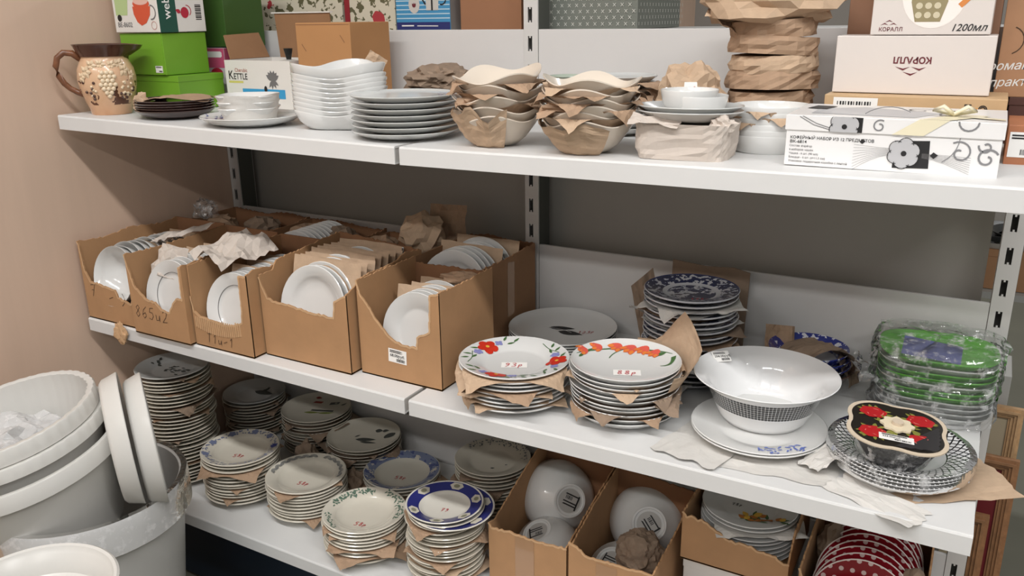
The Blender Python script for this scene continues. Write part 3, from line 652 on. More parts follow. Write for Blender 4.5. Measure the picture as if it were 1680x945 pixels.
# ------------------------------------------------------------------ cartons
def torn(pts, jag, seed, step=.006):
    rn = random.Random(seed); out = [pts[0]]
    for (a, b), (c, d) in zip(pts, pts[1:]):
        n = max(1, int(hypot(c - a, d - b) / step))
        for k in range(1, n + 1): t = k / n; j = jag if k < n else jag * .3; out.append((a + (c - a) * t + rn.uniform(-j, j) * .4, b + (d - b) * t + rn.uniform(-j, j)))
    return out
def carton(label, x0, x1, y0, y1, zb, h, front=None, left=None, right=None, back=None, m=CARD, th=.0035, seed=1, name='carton', jag=.0022, rz=0.0, inner=True, group='cardboard cartons'):
    cx, cy = (x0 + x1) / 2, (y0 + y1) / 2; w, d = (x1 - x0) / 2, (y1 - y0) / 2
    t = thing(name, label, 'carton', (cx, cy, zb), rz, group)
    def top(ps, L): return [(-L, h), (L, h)] if ps is None else torn([(-L + 2 * L * a, h * b) for a, b in ps], jag, seed + len(ps), .006)
    def poly(ps, L): tp = top(ps, L); return [(-L, .0), (L, .0)] + [(min(L, max(-L, a)), b) for a, b in reversed(tp)]
    B().box(-w, w, -d, d, 0.0005, th).build('bottom_panel', m, t)
    fp_ = poly(front, w); fo = B().prism(fp_, 'y', -d, -d + th).build('front_panel', m, t)
    if front: decal('torn_edge', ribbon([(a, b - .0014) for a, b in fp_[2:]], .0042), CORR, fo, on_plane((0, -d, 0), (1, 0, 0), (0, 0, 1)), .0005)
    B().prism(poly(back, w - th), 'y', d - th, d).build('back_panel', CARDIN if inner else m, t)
    B().prism(poly(left, d - .0005), 'x', -w, -w + th).build('side_panel', m, t)
    B().prism(poly(right, d - .0005), 'x', w - th, w).build('side_panel', m, t)
    t['_w'] = w; t['_d'] = d
    return t
def in_carton(meshes, xc, y0, dy, n, zc, tilt, desc, noun, name, cat='plate', papers=None, pm=KRAFT2, R=.085, seed=1, phm=.9, jx=.003, hh=None):
    """row of plates on edge, each leaning back, sheets of paper between them"""
    rn = random.Random(seed)
    for k in range(n):
        o = link(name, meshes, None, (xc + rn.uniform(-jx, jx), y0 + dy * k, zc + (rn.uniform(-.004, .004) if k else 0)), (radians(90 - tilt), 0, 0))
        tag(o, ('front' if k == 0 else ORD[k]) + ' ' + noun + (' standing on edge in ' if k == 0 else ' from the front in ') + desc, cat, noun + 's in ' + desc)
        if papers and k % papers == papers - 1 or (papers == 1):
            o = link('wrapping_paper', sheet_mesh(lambda a, b, s=rn.random() * 9: (a * R * 1.02, b * R * 1.02 + .004 * noise.noise(Vector((a * 2, s, 0))), .0035 * noise.noise(Vector((a * 2.2, b * 2.2, s)))), 7, pm), None,
                     (xc + rn.uniform(-.008, .008), y0 + dy * (k + .62), zc + rn.uniform(.002, .010)), (radians(90 - tilt), 0, rn.uniform(-.03, .03)))
            tag(o, 'kraft sheet behind the ' + ('front' if k == 0 else ORD[k]) + ' ' + noun + ' in ' + desc, 'paper', 'paper sheets in ' + desc)
zmA = ZM(.1)
c1 = carton('narrow torn carton of bowls at the wall end, marked with a 7', .004, .196, -.527, -.225, zmA, .2, front=[(0, 1.0), (.03, .96), (.06, .62), (.14, .50), (.35, .48), (.62, .45), (.66, .36), (.9, .30), (.98, .44), (1, .86)],
            left=[(0, 1), (.25, .97), (.5, 1.02), (.8, .97), (1, 1)], right=[(0, .86), (.1, .9), (1, .95)], seed=3)
decal('handwriting', scribble('7', .032, .0016, .1, -.062, .078) + scribble('- )', .03, .0016, .1, .03, .070), BROWNINK, c1, on_plane((0, -c1['_d'], 0), (1, 0, 0), (0, 0, 1)))
c2 = carton('torn carton with 86 pencilled on its front, second from the wall', .2, .392, -.541, -.23, zmA - .001, .2, front=[(0, .98), (.04, .80), (.10, .60), (.2, .52), (.3, .46), (.45, .45), (.55, .37), (.7, .36), (.8, .50), (.86, .56), (.955, .55), (.96, .94), (1, .95)],
            left=[(0, .98), (.3, .96), (1, 1)], right=[(0, .95), (.3, .98), (1, .97)], seed=5)
decal('handwriting', scribble('865u2', .030, .0014, .12, -.028, .058), BROWNINK, c2, on_plane((0, -c2['_d'], 0), (1, 0, 0), (0, 0, 1)))
c3 = carton('carton with a scooped front showing bare corrugation, third from the wall', .396, .580, -.527, -.23, ZM(.49), .2, front=[(0, .60), (.03, .42), (.10, .38), (.3, .35), (.55, .33), (.72, .35), (.86, .41), (.88, .55), (.885, .95), (1, .96)],
            left=[(0, .96), (.3, .98), (1, .99)], right=[(0, .96), (.08, 1.0), (.3, .97), (1, 1)], seed=8)
b = B()
for k in range(23): xx = -.083 + k * .0064; zz = .036 + .0010 * (k - 11) ** 2 * .09; b.tube([(xx, -c3['_d'] - .0006, zz), (xx, -c3['_d'] - .0006, .0715 + (.006 if k > 19 else 0))], .0015, 5)
b.build('bare_corrugation', CORR, c3)
decal('handwriting', scribble('T1u-1', .022, .0013, .1, -.01, .026), BROWNINK, c3, on_plane((0, -c3['_d'], 0), (1, 0, 0), (0, 0, 1)), .0012)
c4 = carton('large carton of deep plates with a straight torn front, fourth from the wall', .584, .828, -.493, -.22, ZM(.70), .205, front=[(0, .90), (.03, .80), (.08, .67), (.2, .645), (.4, .63), (.6, .60), (.85, .60), (.87, .78), (1, .86)],
            left=[(0, .92), (.15, .93), (.2, 1.02), (.6, 1.06), (1, 1.1)], right=[(0, .86), (.25, .99), (.6, 1.0), (.8, 1.06), (1, 1.02)], back=[(0, 1.10), (.5, 1.06), (1, 1.02)], seed=13)
price_sticker(c4, (c4['_w'], -.075, .160), (0, 1, .02), (0, 0, 1), .052, .036, '', 6, name='shipping_label', label='white shipping label with barcode')
price_sticker(c4, (.04, c4['_d'] - .0036, .185), (1, 0, -.04), (0, 0, 1), .034, .026, '38.00руб.', 8)
c5 = carton('carton with a ragged hole in front and a price sticker, fifth from the wall', .838, 1.043, -.469, -.262, ZM(.94), .208, front=[(0, 1.0), (.04, .86), (.16, .72), (.22, .62), (.34, .50), (.46, .42), (.56, .40), (.72, .40), (.73, .52), (.88, .60), (.9, .97), (1, 1)],
            left=[(0, 1), (1, 1.0)], right=[(0, 1), (.5, .99), (1, 1)], back=[(0, .93), (1, .95)], seed=17)
price_sticker(c5, (-.029, -c5['_d'], .042), (1, 0, -.03), (.03, 0, 1), .046, .030, '68.00руб.', 4)
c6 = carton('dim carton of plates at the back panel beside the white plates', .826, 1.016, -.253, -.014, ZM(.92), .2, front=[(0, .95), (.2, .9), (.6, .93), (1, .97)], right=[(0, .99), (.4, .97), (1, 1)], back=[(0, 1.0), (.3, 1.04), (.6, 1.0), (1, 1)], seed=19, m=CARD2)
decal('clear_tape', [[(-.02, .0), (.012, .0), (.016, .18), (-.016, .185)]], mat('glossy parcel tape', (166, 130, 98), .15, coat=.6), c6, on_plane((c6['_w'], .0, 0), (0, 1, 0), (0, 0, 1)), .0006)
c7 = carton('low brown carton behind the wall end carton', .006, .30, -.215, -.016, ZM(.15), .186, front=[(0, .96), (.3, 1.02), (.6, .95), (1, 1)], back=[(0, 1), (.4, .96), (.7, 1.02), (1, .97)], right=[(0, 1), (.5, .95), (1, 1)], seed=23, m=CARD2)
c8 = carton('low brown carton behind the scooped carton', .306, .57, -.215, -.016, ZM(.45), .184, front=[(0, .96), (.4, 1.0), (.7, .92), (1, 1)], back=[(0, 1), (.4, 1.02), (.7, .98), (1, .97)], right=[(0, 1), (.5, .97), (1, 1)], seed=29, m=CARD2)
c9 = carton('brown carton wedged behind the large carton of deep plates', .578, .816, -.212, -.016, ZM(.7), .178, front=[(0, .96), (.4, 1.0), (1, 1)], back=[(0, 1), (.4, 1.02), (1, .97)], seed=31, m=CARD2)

pw, pwi = plate_profile(.083, .02, 'flat'); pd, pdi = plate_profile(.092, .026, 'soup')
FLATM = lathe_mesh('dinner_plate', pw, WHITEC, 40); DEEPM = lathe_mesh('soup_plate', pd, WHITEC, 40)
bwl = [(0, .006), (.035, .008), (.055, .022), (.068, .045), (.0735, .062), (.075, .063), (.0755, .061), (.070, .042), (.057, .018), (.04, 0), (.034, 0), (0, .003)]
BOWM = lathe_mesh('bowl', bwl, WHITEC, 40)
in_carton(BOWM, .096, -.448, .0185, 10, zmA + .102, 14, 'the wall end carton', 'white bowl', 'bowl', 'bowl', 3, KRAFT2, .07, 2)
in_carton(FLATM, .300, -.488, .016, 11, zmA + .094, 13, 'the carton marked 86', 'grey lined plate', 'dinner_plate', papers=3, seed=3, R=.076)
in_carton(FLATM, .490, -.474, .016, 11, ZM(.5) + .088, 14, 'the scooped carton', 'grey lined plate', 'dinner_plate', papers=3, seed=4, R=.076)
in_carton(DEEPM, .700, -.434, .0165, 11, ZM(.7) + .116, 13, 'the large straight torn carton', 'deep white plate', 'soup_plate', papers=1, seed=5, R=.092)
in_carton(FLATM, .952, -.412, .017, 7, ZM(.95) + .096, 13, 'the ragged hole carton', 'white plate', 'dinner_plate', papers=2, seed=6, R=.074)
in_carton(DEEPM, .918, -.205, .02, 7, ZM(.9) + .122, 12, 'the dim back carton', 'white plate', 'soup_plate', papers=3, seed=7, R=.085)
# grey line on the two lined front plates
for o in [o for o in bpy.data.objects if o.name.startswith('dinner_plate') and o.get('label', '').startswith('front grey lined')]:
    decal('grey_line', [q for q in ribbon(arc(0, 0, .0535, 0, 2 * pi, 60), .0012)], GREYINK, o, on_plate(pwi), .0006)
for o in [o for o in bpy.data.objects if o.get('label', '').startswith('front white plate standing on edge in the ragged')]:
    decal('price_label', [[(.000, -.058), (.034, -.050), (.030, -.030), (-.004, -.038)]], STICK, o, on_plate(pwi), .0008)
    decal('handwritten_price', scribble('68p', .017, .0018, .15, .012, -.044), REDINK, o, on_plate(pwi), .0014)

sheet('wrapping_paper', 'crushed white paper sheet draped over the cartons marked 86 and third from the wall', (.425, -.410, ZM(.42) + .212), .058, .082, (radians(8), radians(10), -.1), 4, WRAPW, .028, 12, 1.5, -.012)
sheet('wrapping_paper', 'white paper tucked behind the lined plate in the carton marked 86', (.262, -.465, zmA + .165), .038, .04, (radians(52), radians(8), .2), 11, WRAPW, .016, 8)
sheet('wrapping_paper', 'folded white paper lying on the bowls in the wall end carton', (.165, -.335, zmA + .196), .042, .075, (radians(4), radians(-10), -.1), 14, WRAPW, .014, 8)
crumpled('crushed_paper', 'crushed kraft paper heap rising above the carton of deep plates', (.752, -.110, ZM(.75) + .212), (.058, .045, .055), 3, KRAFT2, .4, .3)
sheet('wrapping_paper', 'upright kraft sheet behind the crushed paper heap', (.795, -.06, ZM(.8) + .218), .048, .062, (radians(82), 0, .2), 21, KRAFT, .02, 8)
for i, (px, py, s, lb) in enumerate(((.09, -.15, .05, 'dark crushed paper in the low carton at the wall'), (.205, -.11, .055, 'crushed grey brown paper at the back of the low wall carton'), (.38, -.12, .05, 'crushed kraft in the low carton behind the scooped carton'), (.485, -.10, .05, 'second crushed kraft ball in the low carton behind the scooped carton'), (.64, -.13, .05, 'crushed kraft paper low behind the carton of deep plates'))):
    crumpled('crushed_paper', lb, (px, py, ZM(px) + .165), (s, s * .9, .035), 5 + i, KRAFT3 if i % 2 else KRAFT, .4, i * .7)
crumpled('plastic_bag', 'crinkled clear plastic bag on the low carton in the wall corner', (.075, -.185, ZM(.1) + .218), (.035, .032, .032), 9, FILM, .55, cat='plastic bag', freq=3.2)
crumpled('crushed_paper', 'crushed kraft strip on the plates in the ragged hole carton', (.99, -.30, ZM(1) + .185), (.05, .022, .016), 13, KRAFT, .4, .2)
for k in range(9):
    o = link('soup_plate', DEEPM, None, (.43 + .001 * (k % 3), -.20 + .017 * k * .95, ZM(.4) + .108), (radians(78), 0, 0)); tag(o, ORD[k].replace('top', 'first') + ' plate from the front in the low carton behind the scooped carton', 'plate', 'plates in the low back carton')
crumpled('torn_cardboard', 'torn scrap of brown cardboard hanging over the front edge under the wall end carton', (.137, -.540, ZM(.1) - .016), (.024, .006, .030), 4, CORR, .45, 0, 'cardboard', flat_bottom=False)
# ------------------------------------------------------------------ bottom shelf: plate stacks
DKP = mat('dark sketch print', (78, 80, 76), .4)
top, inn = stack('L29', .107, -.387, ZL, .095, .02, 31, .0103, 'flat', CREAM, 'the very tall stack by the wall', top_label='plate with a dark landscape print topping the very tall stack by the wall', top_m=GREYC,
      papers=paperset(31, .095, (2, 5, 8, 12, 17, 18, 21, 25, 28, 29), 31, [KRAFT, KRAFT3], 1.0, 1.0), seed=31, jit=.004)
rn = random.Random(1); pol_ = []
for k in range(30): pol_.append(petal(rn.uniform(-.02, .045), rn.uniform(-.02, .02), rn.uniform(-.6, .6), rn.uniform(.008, .02), .003))
for k in range(8): pol_.append(petal(rn.uniform(-.075, -.05), rn.uniform(-.01, .02), rn.uniform(0, 3), .012, .003))
decal('printed_landscape', pol_, DKP, top, on_plate(inn))
top, inn = stack('L30', .088, -.10, ZL, .093, .02, 12, .0100, 'flat', CREAM, 'the dim stack in the back corner', top_label='plate with a dark print topping the dim stack in the back corner', top_m=GREYC, papers=paperset(12, .093, (1, 4, 7, 9), 6, KRAFT3, 1.0, 1.0), seed=32)
decal('printed_landscape', [petal(-.02, .02, .1, .07, .014), petal(.0, .03, 1.2, .03, .005), petal(.01, .03, 1.8, .03, .005)], DKP, top, on_plate(inn))
top, inn = stack('L31', .329, -.092, ZL, .101, .022, 12, .0096, 'coupe', CREAM, 'the back stack topped by the toy car plate', top_label='plate printed with small red and green vehicles topping a back stack on the bottom shelf', papers=paperset(12, .101, (2, 4, 7, 9), 5, KRAFT3, 1.0, 1.1), seed=33)
pl = on_plate(inn)
decal('printed_red_vehicle', [[(-.045, .035), (-.022, .045), (-.020, .055), (-.043, .046)], petal(-.055, .06, .4, .02, .006)], mat('muted red print', (150, 62, 52), .4), top, pl)
decal('printed_dark_vehicle', [[(.005, .048), (.032, .060), (.030, .072), (.003, .060)], [(-.02, -.005), (.045, .018), (.043, .026), (-.022, .005)], petal(.045, .055, 1.0, .02, .004)], DKP, top, pl)
decal('printed_meadow', [petal(-.03, -.022, .45, .05, .006), petal(.01, -.006, .45, .05, .006)], mat('olive green print', (128, 138, 66), .4), top, pl)
top, inn = stack('L32', .519, -.112, ZL, .103, .021, 9, .0092, 'coupe', CREAM, 'the back stack topped by the black bird plate', top_label='plate with black bird prints topping a back stack on the bottom shelf', papers=paperset(9, .103, (1, 3, 5, 6), 12, KRAFT3, 1.0, 1.0), seed=34)
pl = on_plate(inn)
decal('printed_birds', [petal(-.02, -.015, .45, .06, .010), petal(.0, -.02, .3, .05, .006), petal(.0, .052, .2, .024, .008), petal(.022, .056, .4, .02, .007), ellipse(.058, .042, .012, .018, -.4), petal(-.03, -.005, 1.2, .02, .003)], DKP, top, pl)
# front row
def rim_sprigs(top, inn, R, r0, r1, m, a0, a1, n, seed, size=.008, w=.0022, name='printed_sprigs', blob=None):
    rn = random.Random(seed); ps = []
    for k in range(n):
        dg = a0 + (a1 - a0) * (k + rn.random() * .8) / n; c = pol(rn.uniform(r0, r1), dg); ps.append(petal(c[0], c[1], rn.uniform(0, 6.28), size * rn.uniform(.6, 1.3), w * rn.uniform(.7, 1.3)))
    decal(name, ps, m, top, on_plate(inn))
GBLU = mat('grey blue print', (112, 120, 150), .4); GGRN = mat('grey green print', (92, 116, 100), .4); GGR = mat('slate grey print', (92, 98, 106), .4)
top, inn = stack('L33', .329, -.384, ZL, .101, .026, 13, .0093, 'soup', CREAM, 'the stack topped by the blue flowered soup plate', name='soup_plate', top_label='cream soup plate with pale blue flowers round the rim, front stack nearest the planters', papers=paperset(13, .101, (1, 4, 9), 15, KRAFT, .98, 1.2), seed=35)
rim_sprigs(top, inn, .101, .079, .095, GBLU, -40, 330, 130, 2, .007, .0020)
for dg in (35, 75, 110, 150, 190, 230): c = pol(.087, dg); decal('printed_flower', flower(c[0], c[1], .010, 5, dg), BLUEP if dg in (35,) else GBLU, top, on_plate(inn), .0009)
price_mark(top, inn, '58p', .006, -.012, .014, .5)
top, inn = stack('L34', .534, -.361, ZL, .102, .026, 10, .0088, 'soup', CREAM, 'the stack topped by the grey fan soup plate', name='soup_plate', top_label='cream soup plate with slate grey fan arches round the rim', papers=paperset(10, .102, (0, 8), 17, KRAFT, .94, 1.3), seed=36)
fans = []
for j in range(14):
    dg = 25 + j * 13.5
    if 95 < dg < 112: continue
    c = pol(.082, dg)
    for rr in (.0105, .0075, .0045): fans += ribbon([(c[0] + rr * cos(radians(dg) + t), c[1] + rr * sin(radians(dg) + t)) for t in [-pi / 2 + pi * k / 8 for k in range(9)]], .0014)
decal('printed_fans', fans, GGR, top, on_plate(inn)); price_mark(top, inn, '58p', .008, -.02, .014, .3)
top, inn = stack('L35', .774, -.424, ZL, .099, .027, 10, .0088, 'soup', CREAM, 'the stack topped by the green sprigged soup plate', name='soup_plate', top_label='cream soup plate with green leafy sprigs round the rim, frontmost on the bottom shelf', papers=paperset(10, .099, (1, 3, 6, 7), 19, KRAFT, 1.02, 1.15), seed=37)
rim_sprigs(top, inn, .099, .078, .092, GGRN, 5, 90, 60, 3, .008, .0018); rim_sprigs(top, inn, .099, .078, .090, GGRN, 110, 190, 70, 4, .008, .0018); rim_sprigs(top, inn, .099, .080, .092, GGRN, 215, 262, 30, 5, .007, .0016)
price_mark(top, inn, '58p', .012, -.03, .014, .25)
top, inn = stack('L36', .694, -.172, ZL, .103, .026, 5, .0090, 'soup', CREAM, 'the stack topped by the blue bordered soup plate', name='soup_plate', top_label='soup plate with a smoky blue floral border topping the low middle stack', top_m=mat_rim('blue border soup plate', (206, 202, 190), [(.074, .100, (122, 132, 160), 38, .42), (.074, .100, (84, 94, 140), 60, .56)]), papers=paperset(5, .103, (1, 2), 23, KRAFT, 1.0, 1.1), seed=38)
price_mark(top, inn, '58p', .004, -.012, .014, .4)
COB = mat('cobalt blue glaze', (46, 50, 116), .3)
top, inn = stack('L37', .987, -.398, ZL, .088, .02, 17, .0098, 'flat', CREAM, 'the front stack topped by the cobalt plate', top_label='plate with a cobalt rim and cream medallions topping the stack beside the bowl cartons', top_m=mat_rim('cobalt rim plate', (220, 216, 206), [(.058, .0835, (46, 50, 118), 0, 0)]),
      papers=paperset(17, .088, (0, 3, 5, 9, 13), 25, [KRAFT, KRAFT2], 1.04, 1.0), seed=39, jit=.005)
med = []; med2 = []
for dg in (100, 40, 165, -20, 232, 290):
    c = pol(.0715, dg); r = radians(dg)
    med.append([(c[0] + a * -sin(r) + b * cos(r), c[1] + a * cos(r) + b * sin(r)) for a, b in ((-.017, 0), (-.008, -.0105), (.008, -.0105), (.017, 0), (.010, .0095), (-.010, .0095))])
    med2.append(ellipse(c[0], c[1], .0055, .0075, r))
[decal('printed_medallion', [q], CREAM, top, on_plate(inn), .0007) for q in med]; [decal('printed_rosette', [q], mat('sage print', (140, 138, 116), .4), top, on_plate(inn), .0011) for q in med2]
price_mark(top, inn, '79', .008, -.012, .012, .3)
# a wider cobalt plate slipped sideways near the top of that stack
pp_, ii_ = plate_profile(.096, .02, 'flat')
o = link('dinner_plate', lathe_mesh('dinner_plate', pp_, mat_rim('cobalt rim plate large', (220, 216, 206), [(.064, .0915, (46, 50, 118), 0, 0)])), None, (1.003, -.392, ZL + 15 * .0098 - .001)); tag(o, 'wider cobalt plate with cream medallions sticking out below the cobalt topped stack', 'plate')
med = [[(pol(.078, dg)[0] + a * -sin(radians(dg)) + b * cos(radians(dg)), pol(.078, dg)[1] + a * cos(radians(dg)) + b * sin(radians(dg))) for a, b in ((-.016, 0), (-.008, -.010), (.008, -.010), (.016, 0), (.010, .0095), (-.010, .0095))] for dg in (-15, 45, -75)]
[decal('printed_medallion', [q], CREAM, o, on_plate(ii_), .0007) for q in med]
top, inn = stack('L38', .941, -.110, ZL, .098, .022, 12, .0102, 'flat', CREAM, 'the dim stack behind the bowl cartons', top_label='plate with a faint sprigged rim topping the dim stack beside the bowl cartons', papers=paperset(12, .098, (6, 9), 27, KRAFT3, .98, 1.2), seed=40)
rim_sprigs(top, inn, .098, .075, .092, GGR, 20, 170, 70, 6, .007, .0015); decal('printed_sprig', [petal(.01, -.03, .5, .012, .003), petal(.035, .0, .9, .008, .002)], DKP, top, on_plate(inn))
crumpled('crushed_paper', 'brown paper hanging at the back of the bottom shelf behind the bird plates', (.80, -.035, ZL + .235), (.045, .016, .06), 16, KRAFT3, .3, .4)
for i, (px, py, pz, s) in enumerate(((.425, -.245, .05, .04), (.43, -.115, .03, .035), (.60, -.26, .035, .04))):
    crumpled('crushed_paper', ('crushed brown paper behind the blue flowered stack', 'crushed brown paper between the toy car and bird stacks', 'crushed brown paper left of the blue bordered soup plate')[i], (px, py, ZL + pz), (s, s * .8, pz * 1.3), 30 + i, KRAFT3, .4, i)

# ------------------------------------------------------------------ bottom shelf: cartons of bowls
l1 = carton('open carton with two white bowls on the bottom shelf, next to the cobalt stack', 1.096, 1.286, -.390, -.112, ZL, .152, front=[(0, 1.0), (.04, .92), (.3, .95), (.6, .93), (1, .97)], left=[(0, 1.0), (.1, .97), (.5, 1.25), (1, 1.55)], right=[(0, .97), (.5, 1.2), (1, 1.4)], back=[(0, 1.5), (1, 1.4)], seed=41)
l2 = carton('open carton with bowls and a wad of brown paper on the bottom shelf', 1.292, 1.478, -.392, -.130, ZL, .152, front=[(0, 1.1), (.1, 1.06), (.2, .96), (.6, .97), (1, .99)], left=[(0, 1.0), (.1, 1.05), (.5, 1.25), (1, 1.4)], right=[(0, .99), (.5, 1.1), (1, 1.3)], back=[(0, 1.4), (1, 1.3)], seed=43)
TAPE = mat('glossy parcel tape', (166, 130, 98), .15, coat=.6)
for l, a, b2 in ((l1, -.028, .018), (l2, -.03, .016)):
    decal('parcel_tape', [[(a, .0), (b2, .0), (b2, .138), (a, .138)]], TAPE, l, on_plane((0, -l['_d'], 0), (1, 0, 0), (0, 0, 1)), .0008)
price_sticker(l2, (.055, -l2['_d'], .105), (1, 0, 0), (0, 0, 1), .03, .02, '', 9)
rb = [(0, .006), (.03, .007), (.052, .016), (.068, .034), (.078, .060), (.080, .085), (.0805, .088), (.0820, .086), (.081, .060), (.0715, .032), (.056, .0125), (.038, .0025), (.036, -.001), (.032, -.001), (.031, .002), (0, .002)]
RBM = lathe_mesh('round_bowl', rb, WHITEC, 48)
def tilted(me, name, label, loc, basedir, cat, group=None, spin=0.0, scale=1.0):
    q = (-Vector(basedir)).to_track_quat('Z', 'Y'); o = link(name, me, None, loc); o.rotation_mode = 'QUATERNION'; o.rotation_quaternion = q @ Euler((0, 0, spin)).to_quaternion(); o.scale = (scale,) * 3
    return tag(o, label, cat, group)
def bowl_label(o, w=.04, h=.02, off=(-.02, -.01)):
    st = decal('base_sticker', [ellipse(0, 0, .026, .026, 0, 28)], mat('silver grey sticker', (178, 176, 172), .4), o, lambda a, b, l: (a, -b, .0018 - l), .0006)
    rn = random.Random(3); ps = [[(-.017, y), (.015 + rn.uniform(-.006, .004), y), (.015, y + .0028), (-.017, y + .0028)] for y in (.008, .002, -.014)] + [[(x, -.010), (x + .0014, -.010), (x + .0014, -.002), (x, -.002)] for x in (-.004, -.001, .002, .004, .007, .010)] + [[(-.020, -.016), (-.0165, -.016), (-.0165, .016), (-.020, .016)]]
    decal('sticker_print', ps, INK, st, lambda a, b, l: (a, -b, .0012 - l), .0006)
zz = ZL
o = tilted(RBM, 'round_bowl', 'white bowl with its base sticker facing right, back of the left bowl carton', (1.205, -.205, zz + .135), (.70, -.60, .38), 'bowl', 'bowls in the cartons', .6, 1.08); bowl_label(o)
o = tilted(RBM, 'round_bowl', 'white bowl lying base up at the front of the left bowl carton', (1.170, -.302, zz + .100), (-.25, -.35, .90), 'bowl', 'bowls in the cartons', 2.0, .95); bowl_label(o)
o = tilted(RBM, 'round_bowl', 'white bowl with a round base sticker at the back of the right bowl carton', (1.398, -.20, zz + .130), (.35, -.80, .48), 'bowl', 'bowls in the cartons', 1.0, 1.06); bowl_label(o)
o = tilted(RBM, 'round_bowl', 'white bowl half hidden by brown paper at the front of the right bowl carton', (1.352, -.312, zz + .090), (-.2, -.5, .85), 'bowl', 'bowls in the cartons', 3.0, .92); bowl_label(o)
crumpled('crushed_paper', 'brown paper crushed over the front bowl in the right bowl carton', (1.418, -.305, zz + .130), (.052, .05, .050), 18, KRAFT3, .30, .4, 'paper', 4, None, 1.7)
# carton of flowered plates on a white box
wb = thing('white_box', 'white box under the carton of flowered plates on the bottom shelf', 'box', (1.60, -.165, ZL)); B().box(-.1, .1, -.1, .1, .0005, .128).build('body', mat('white card', (214, 210, 204), .6), wb, bevel=.002)
B().box(-.101, .101, -.101, .101, .100, .1285).build('lid', mat('white card', (214, 210, 204)), wb, bevel=.001)
l3 = carton('shallow torn carton holding flat plates with orange flowers', 1.497, 1.713, -.282, -.06, ZL + .129, .112, front=[(0, 1.0), (.04, .9), (.12, .94), (.3, .82), (.42, .68), (.6, .66), (.85, .60), (.95, .5), (1, .52)], left=[(0, 1), (1, 1)], right=[(0, .52), (.2, .9), (1, 1)], seed=47, jag=.004)
top, inn = stack('L3p', 1.607, -.172, ZL + .129 + .006, .098, .018, 9, .0102, 'flat', WHITEC, 'the flowered plates in the shallow torn carton', top_label='plate with an orange flower spray lying in the shallow torn carton', seed=50, papers=[(6, .09, .088, .4, .5, TISSUE)])
pl = on_plate(inn); rn = random.Random(8); og = []; yg = []; gg = []
for k in range(14): a, b = rn.uniform(.0, .075), rn.uniform(-.058, -.026); (og if k % 3 else yg).extend([petal(a, b, rn.uniform(0, 6.28), .018, .006)]); gg.append(petal(a, b, rn.uniform(0, 6.28), .022, .0035))
decal('printed_leaves', gg, GRN, top, pl, .0005); decal('printed_flowers', og, mat('burnt orange print', (186, 116, 52), .4), top, pl, .0009); decal('printed_yellow_petals', yg, YEL, top, pl, .0012)
price_mark(top, inn, '78p', -.025, -.005, .010, .2, m=INK)
l4 = carton('carton of red polka dot plates at the right end of the bottom shelf', 1.738, 1.955, -.322, -.04, ZL, .215, front=[(0, 1.0), (.05, .86), (.2, .80), (.6, .76), (.9, .8), (1, .95)], left=[(0, 1), (.5, 1.05), (1, 1.1)], right=[(0, .95), (1, 1.05)], seed=53)
def polka():
    m = bpy.data.materials.new('red polka dot glaze'); m.use_nodes = True; t = NT(m); t.b.inputs['Roughness'].default_value = .18
    vec, x, y, z = t.obj(); row = t.m('FLOOR', t.m('MULTIPLY', y, 50.0)); u = t.m('ADD', t.m('MULTIPLY', x, 50.0), t.m('MULTIPLY', row, .5))
    a = t.m('SUBTRACT', t.m('FRACT', t.m('ADD', u, 100.0)), .5); b = t.m('SUBTRACT', t.m('FRACT', t.m('ADD', t.m('MULTIPLY', y, 50.0), 100.0)), .5)
    d = t.m('LESS_THAN', t.m('SQRT', t.m('ADD', t.m('MULTIPLY', a, a), t.m('MULTIPLY', b, b))), .22); r = t.m('SQRT', t.m('ADD', t.m('MULTIPLY', x, x), t.m('MULTIPLY', y, y)))
    c = t.mix(d, lin((128, 24, 34)), lin((206, 182, 178))); t.color(t.mix(t.m('GREATER_THAN', r, .0925), c, lin((226, 214, 208)))); return m
pk, pki = plate_profile(.095, .018, 'flat'); PKM = lathe_mesh('dinner_plate', pk, polka(), 48)
for k in range(9):
    o = link('dinner_plate', PKM, None, (1.846 + .002 * (k % 2), -.272 + .021 * k, ZL + .128 + .0015 * k), (radians(66), 0, .1)); tag(o, ('front' if k == 0 else ORD[k]) + ' red polka dot plate ' + ('' if k == 0 else 'from the front ') + 'in the right end carton', 'plate', 'red polka dot plates')
for k in range(2): crumpled('crushed_paper', ('crushed grey paper right of the polka dot plates', 'crushed grey paper behind the left side of the polka dot plates')[k], ((1.932, -.235), (1.775, -.15))[k] + (ZL + .17,), (.03, .05, .045) if k == 0 else (.03, .04, .05), 60 + k, KRAFT3, .35)
# ------------------------------------------------------------------ top shelf: jug
jr = .957; jx, jy = .088, -.432
jug = thing('jug', 'beige ceramic jug with grape relief and brown rim by the wall', 'jug', (jx, jy, ZT(jx)), jr)
jm = bpy.data.materials.new('mottled beige brown glaze'); jm.use_nodes = True; t = NT(jm); t.b.inputs['Roughness'].default_value = .25; t.b.inputs['Coat Weight'].default_value = .4
vec, x, y, z = t.obj(); nz = t.noise(vec, 26, 4); a = t.m('ADD', t.m('MULTIPLY', z, 9.0), t.m('MULTIPLY', nz, .9))
t.color(t.mix(t.m('GREATER_THAN', t.m('MULTIPLY', nz, t.m('LESS_THAN', t.m('ABSOLUTE', t.m('SUBTRACT', z, .052)), .028)), .57), t.mix(a, lin((176, 122, 78)), lin((214, 176, 142))), lin((88, 52, 34))))
jp = [(0, .003), (.040, .003), (.044, 0), (.0455, .004), (.047, .012), (.054, .032), (.0625, .060), (.0650, .082), (.0620, .105), (.0540, .122), (.0500, .130), (.0505, .134)]
link('jug_body', lathe_mesh('jug_body', jp, jm, 48), jug)
BRN = mat('dark brown glaze', (74, 44, 34), .25, coat=.4)
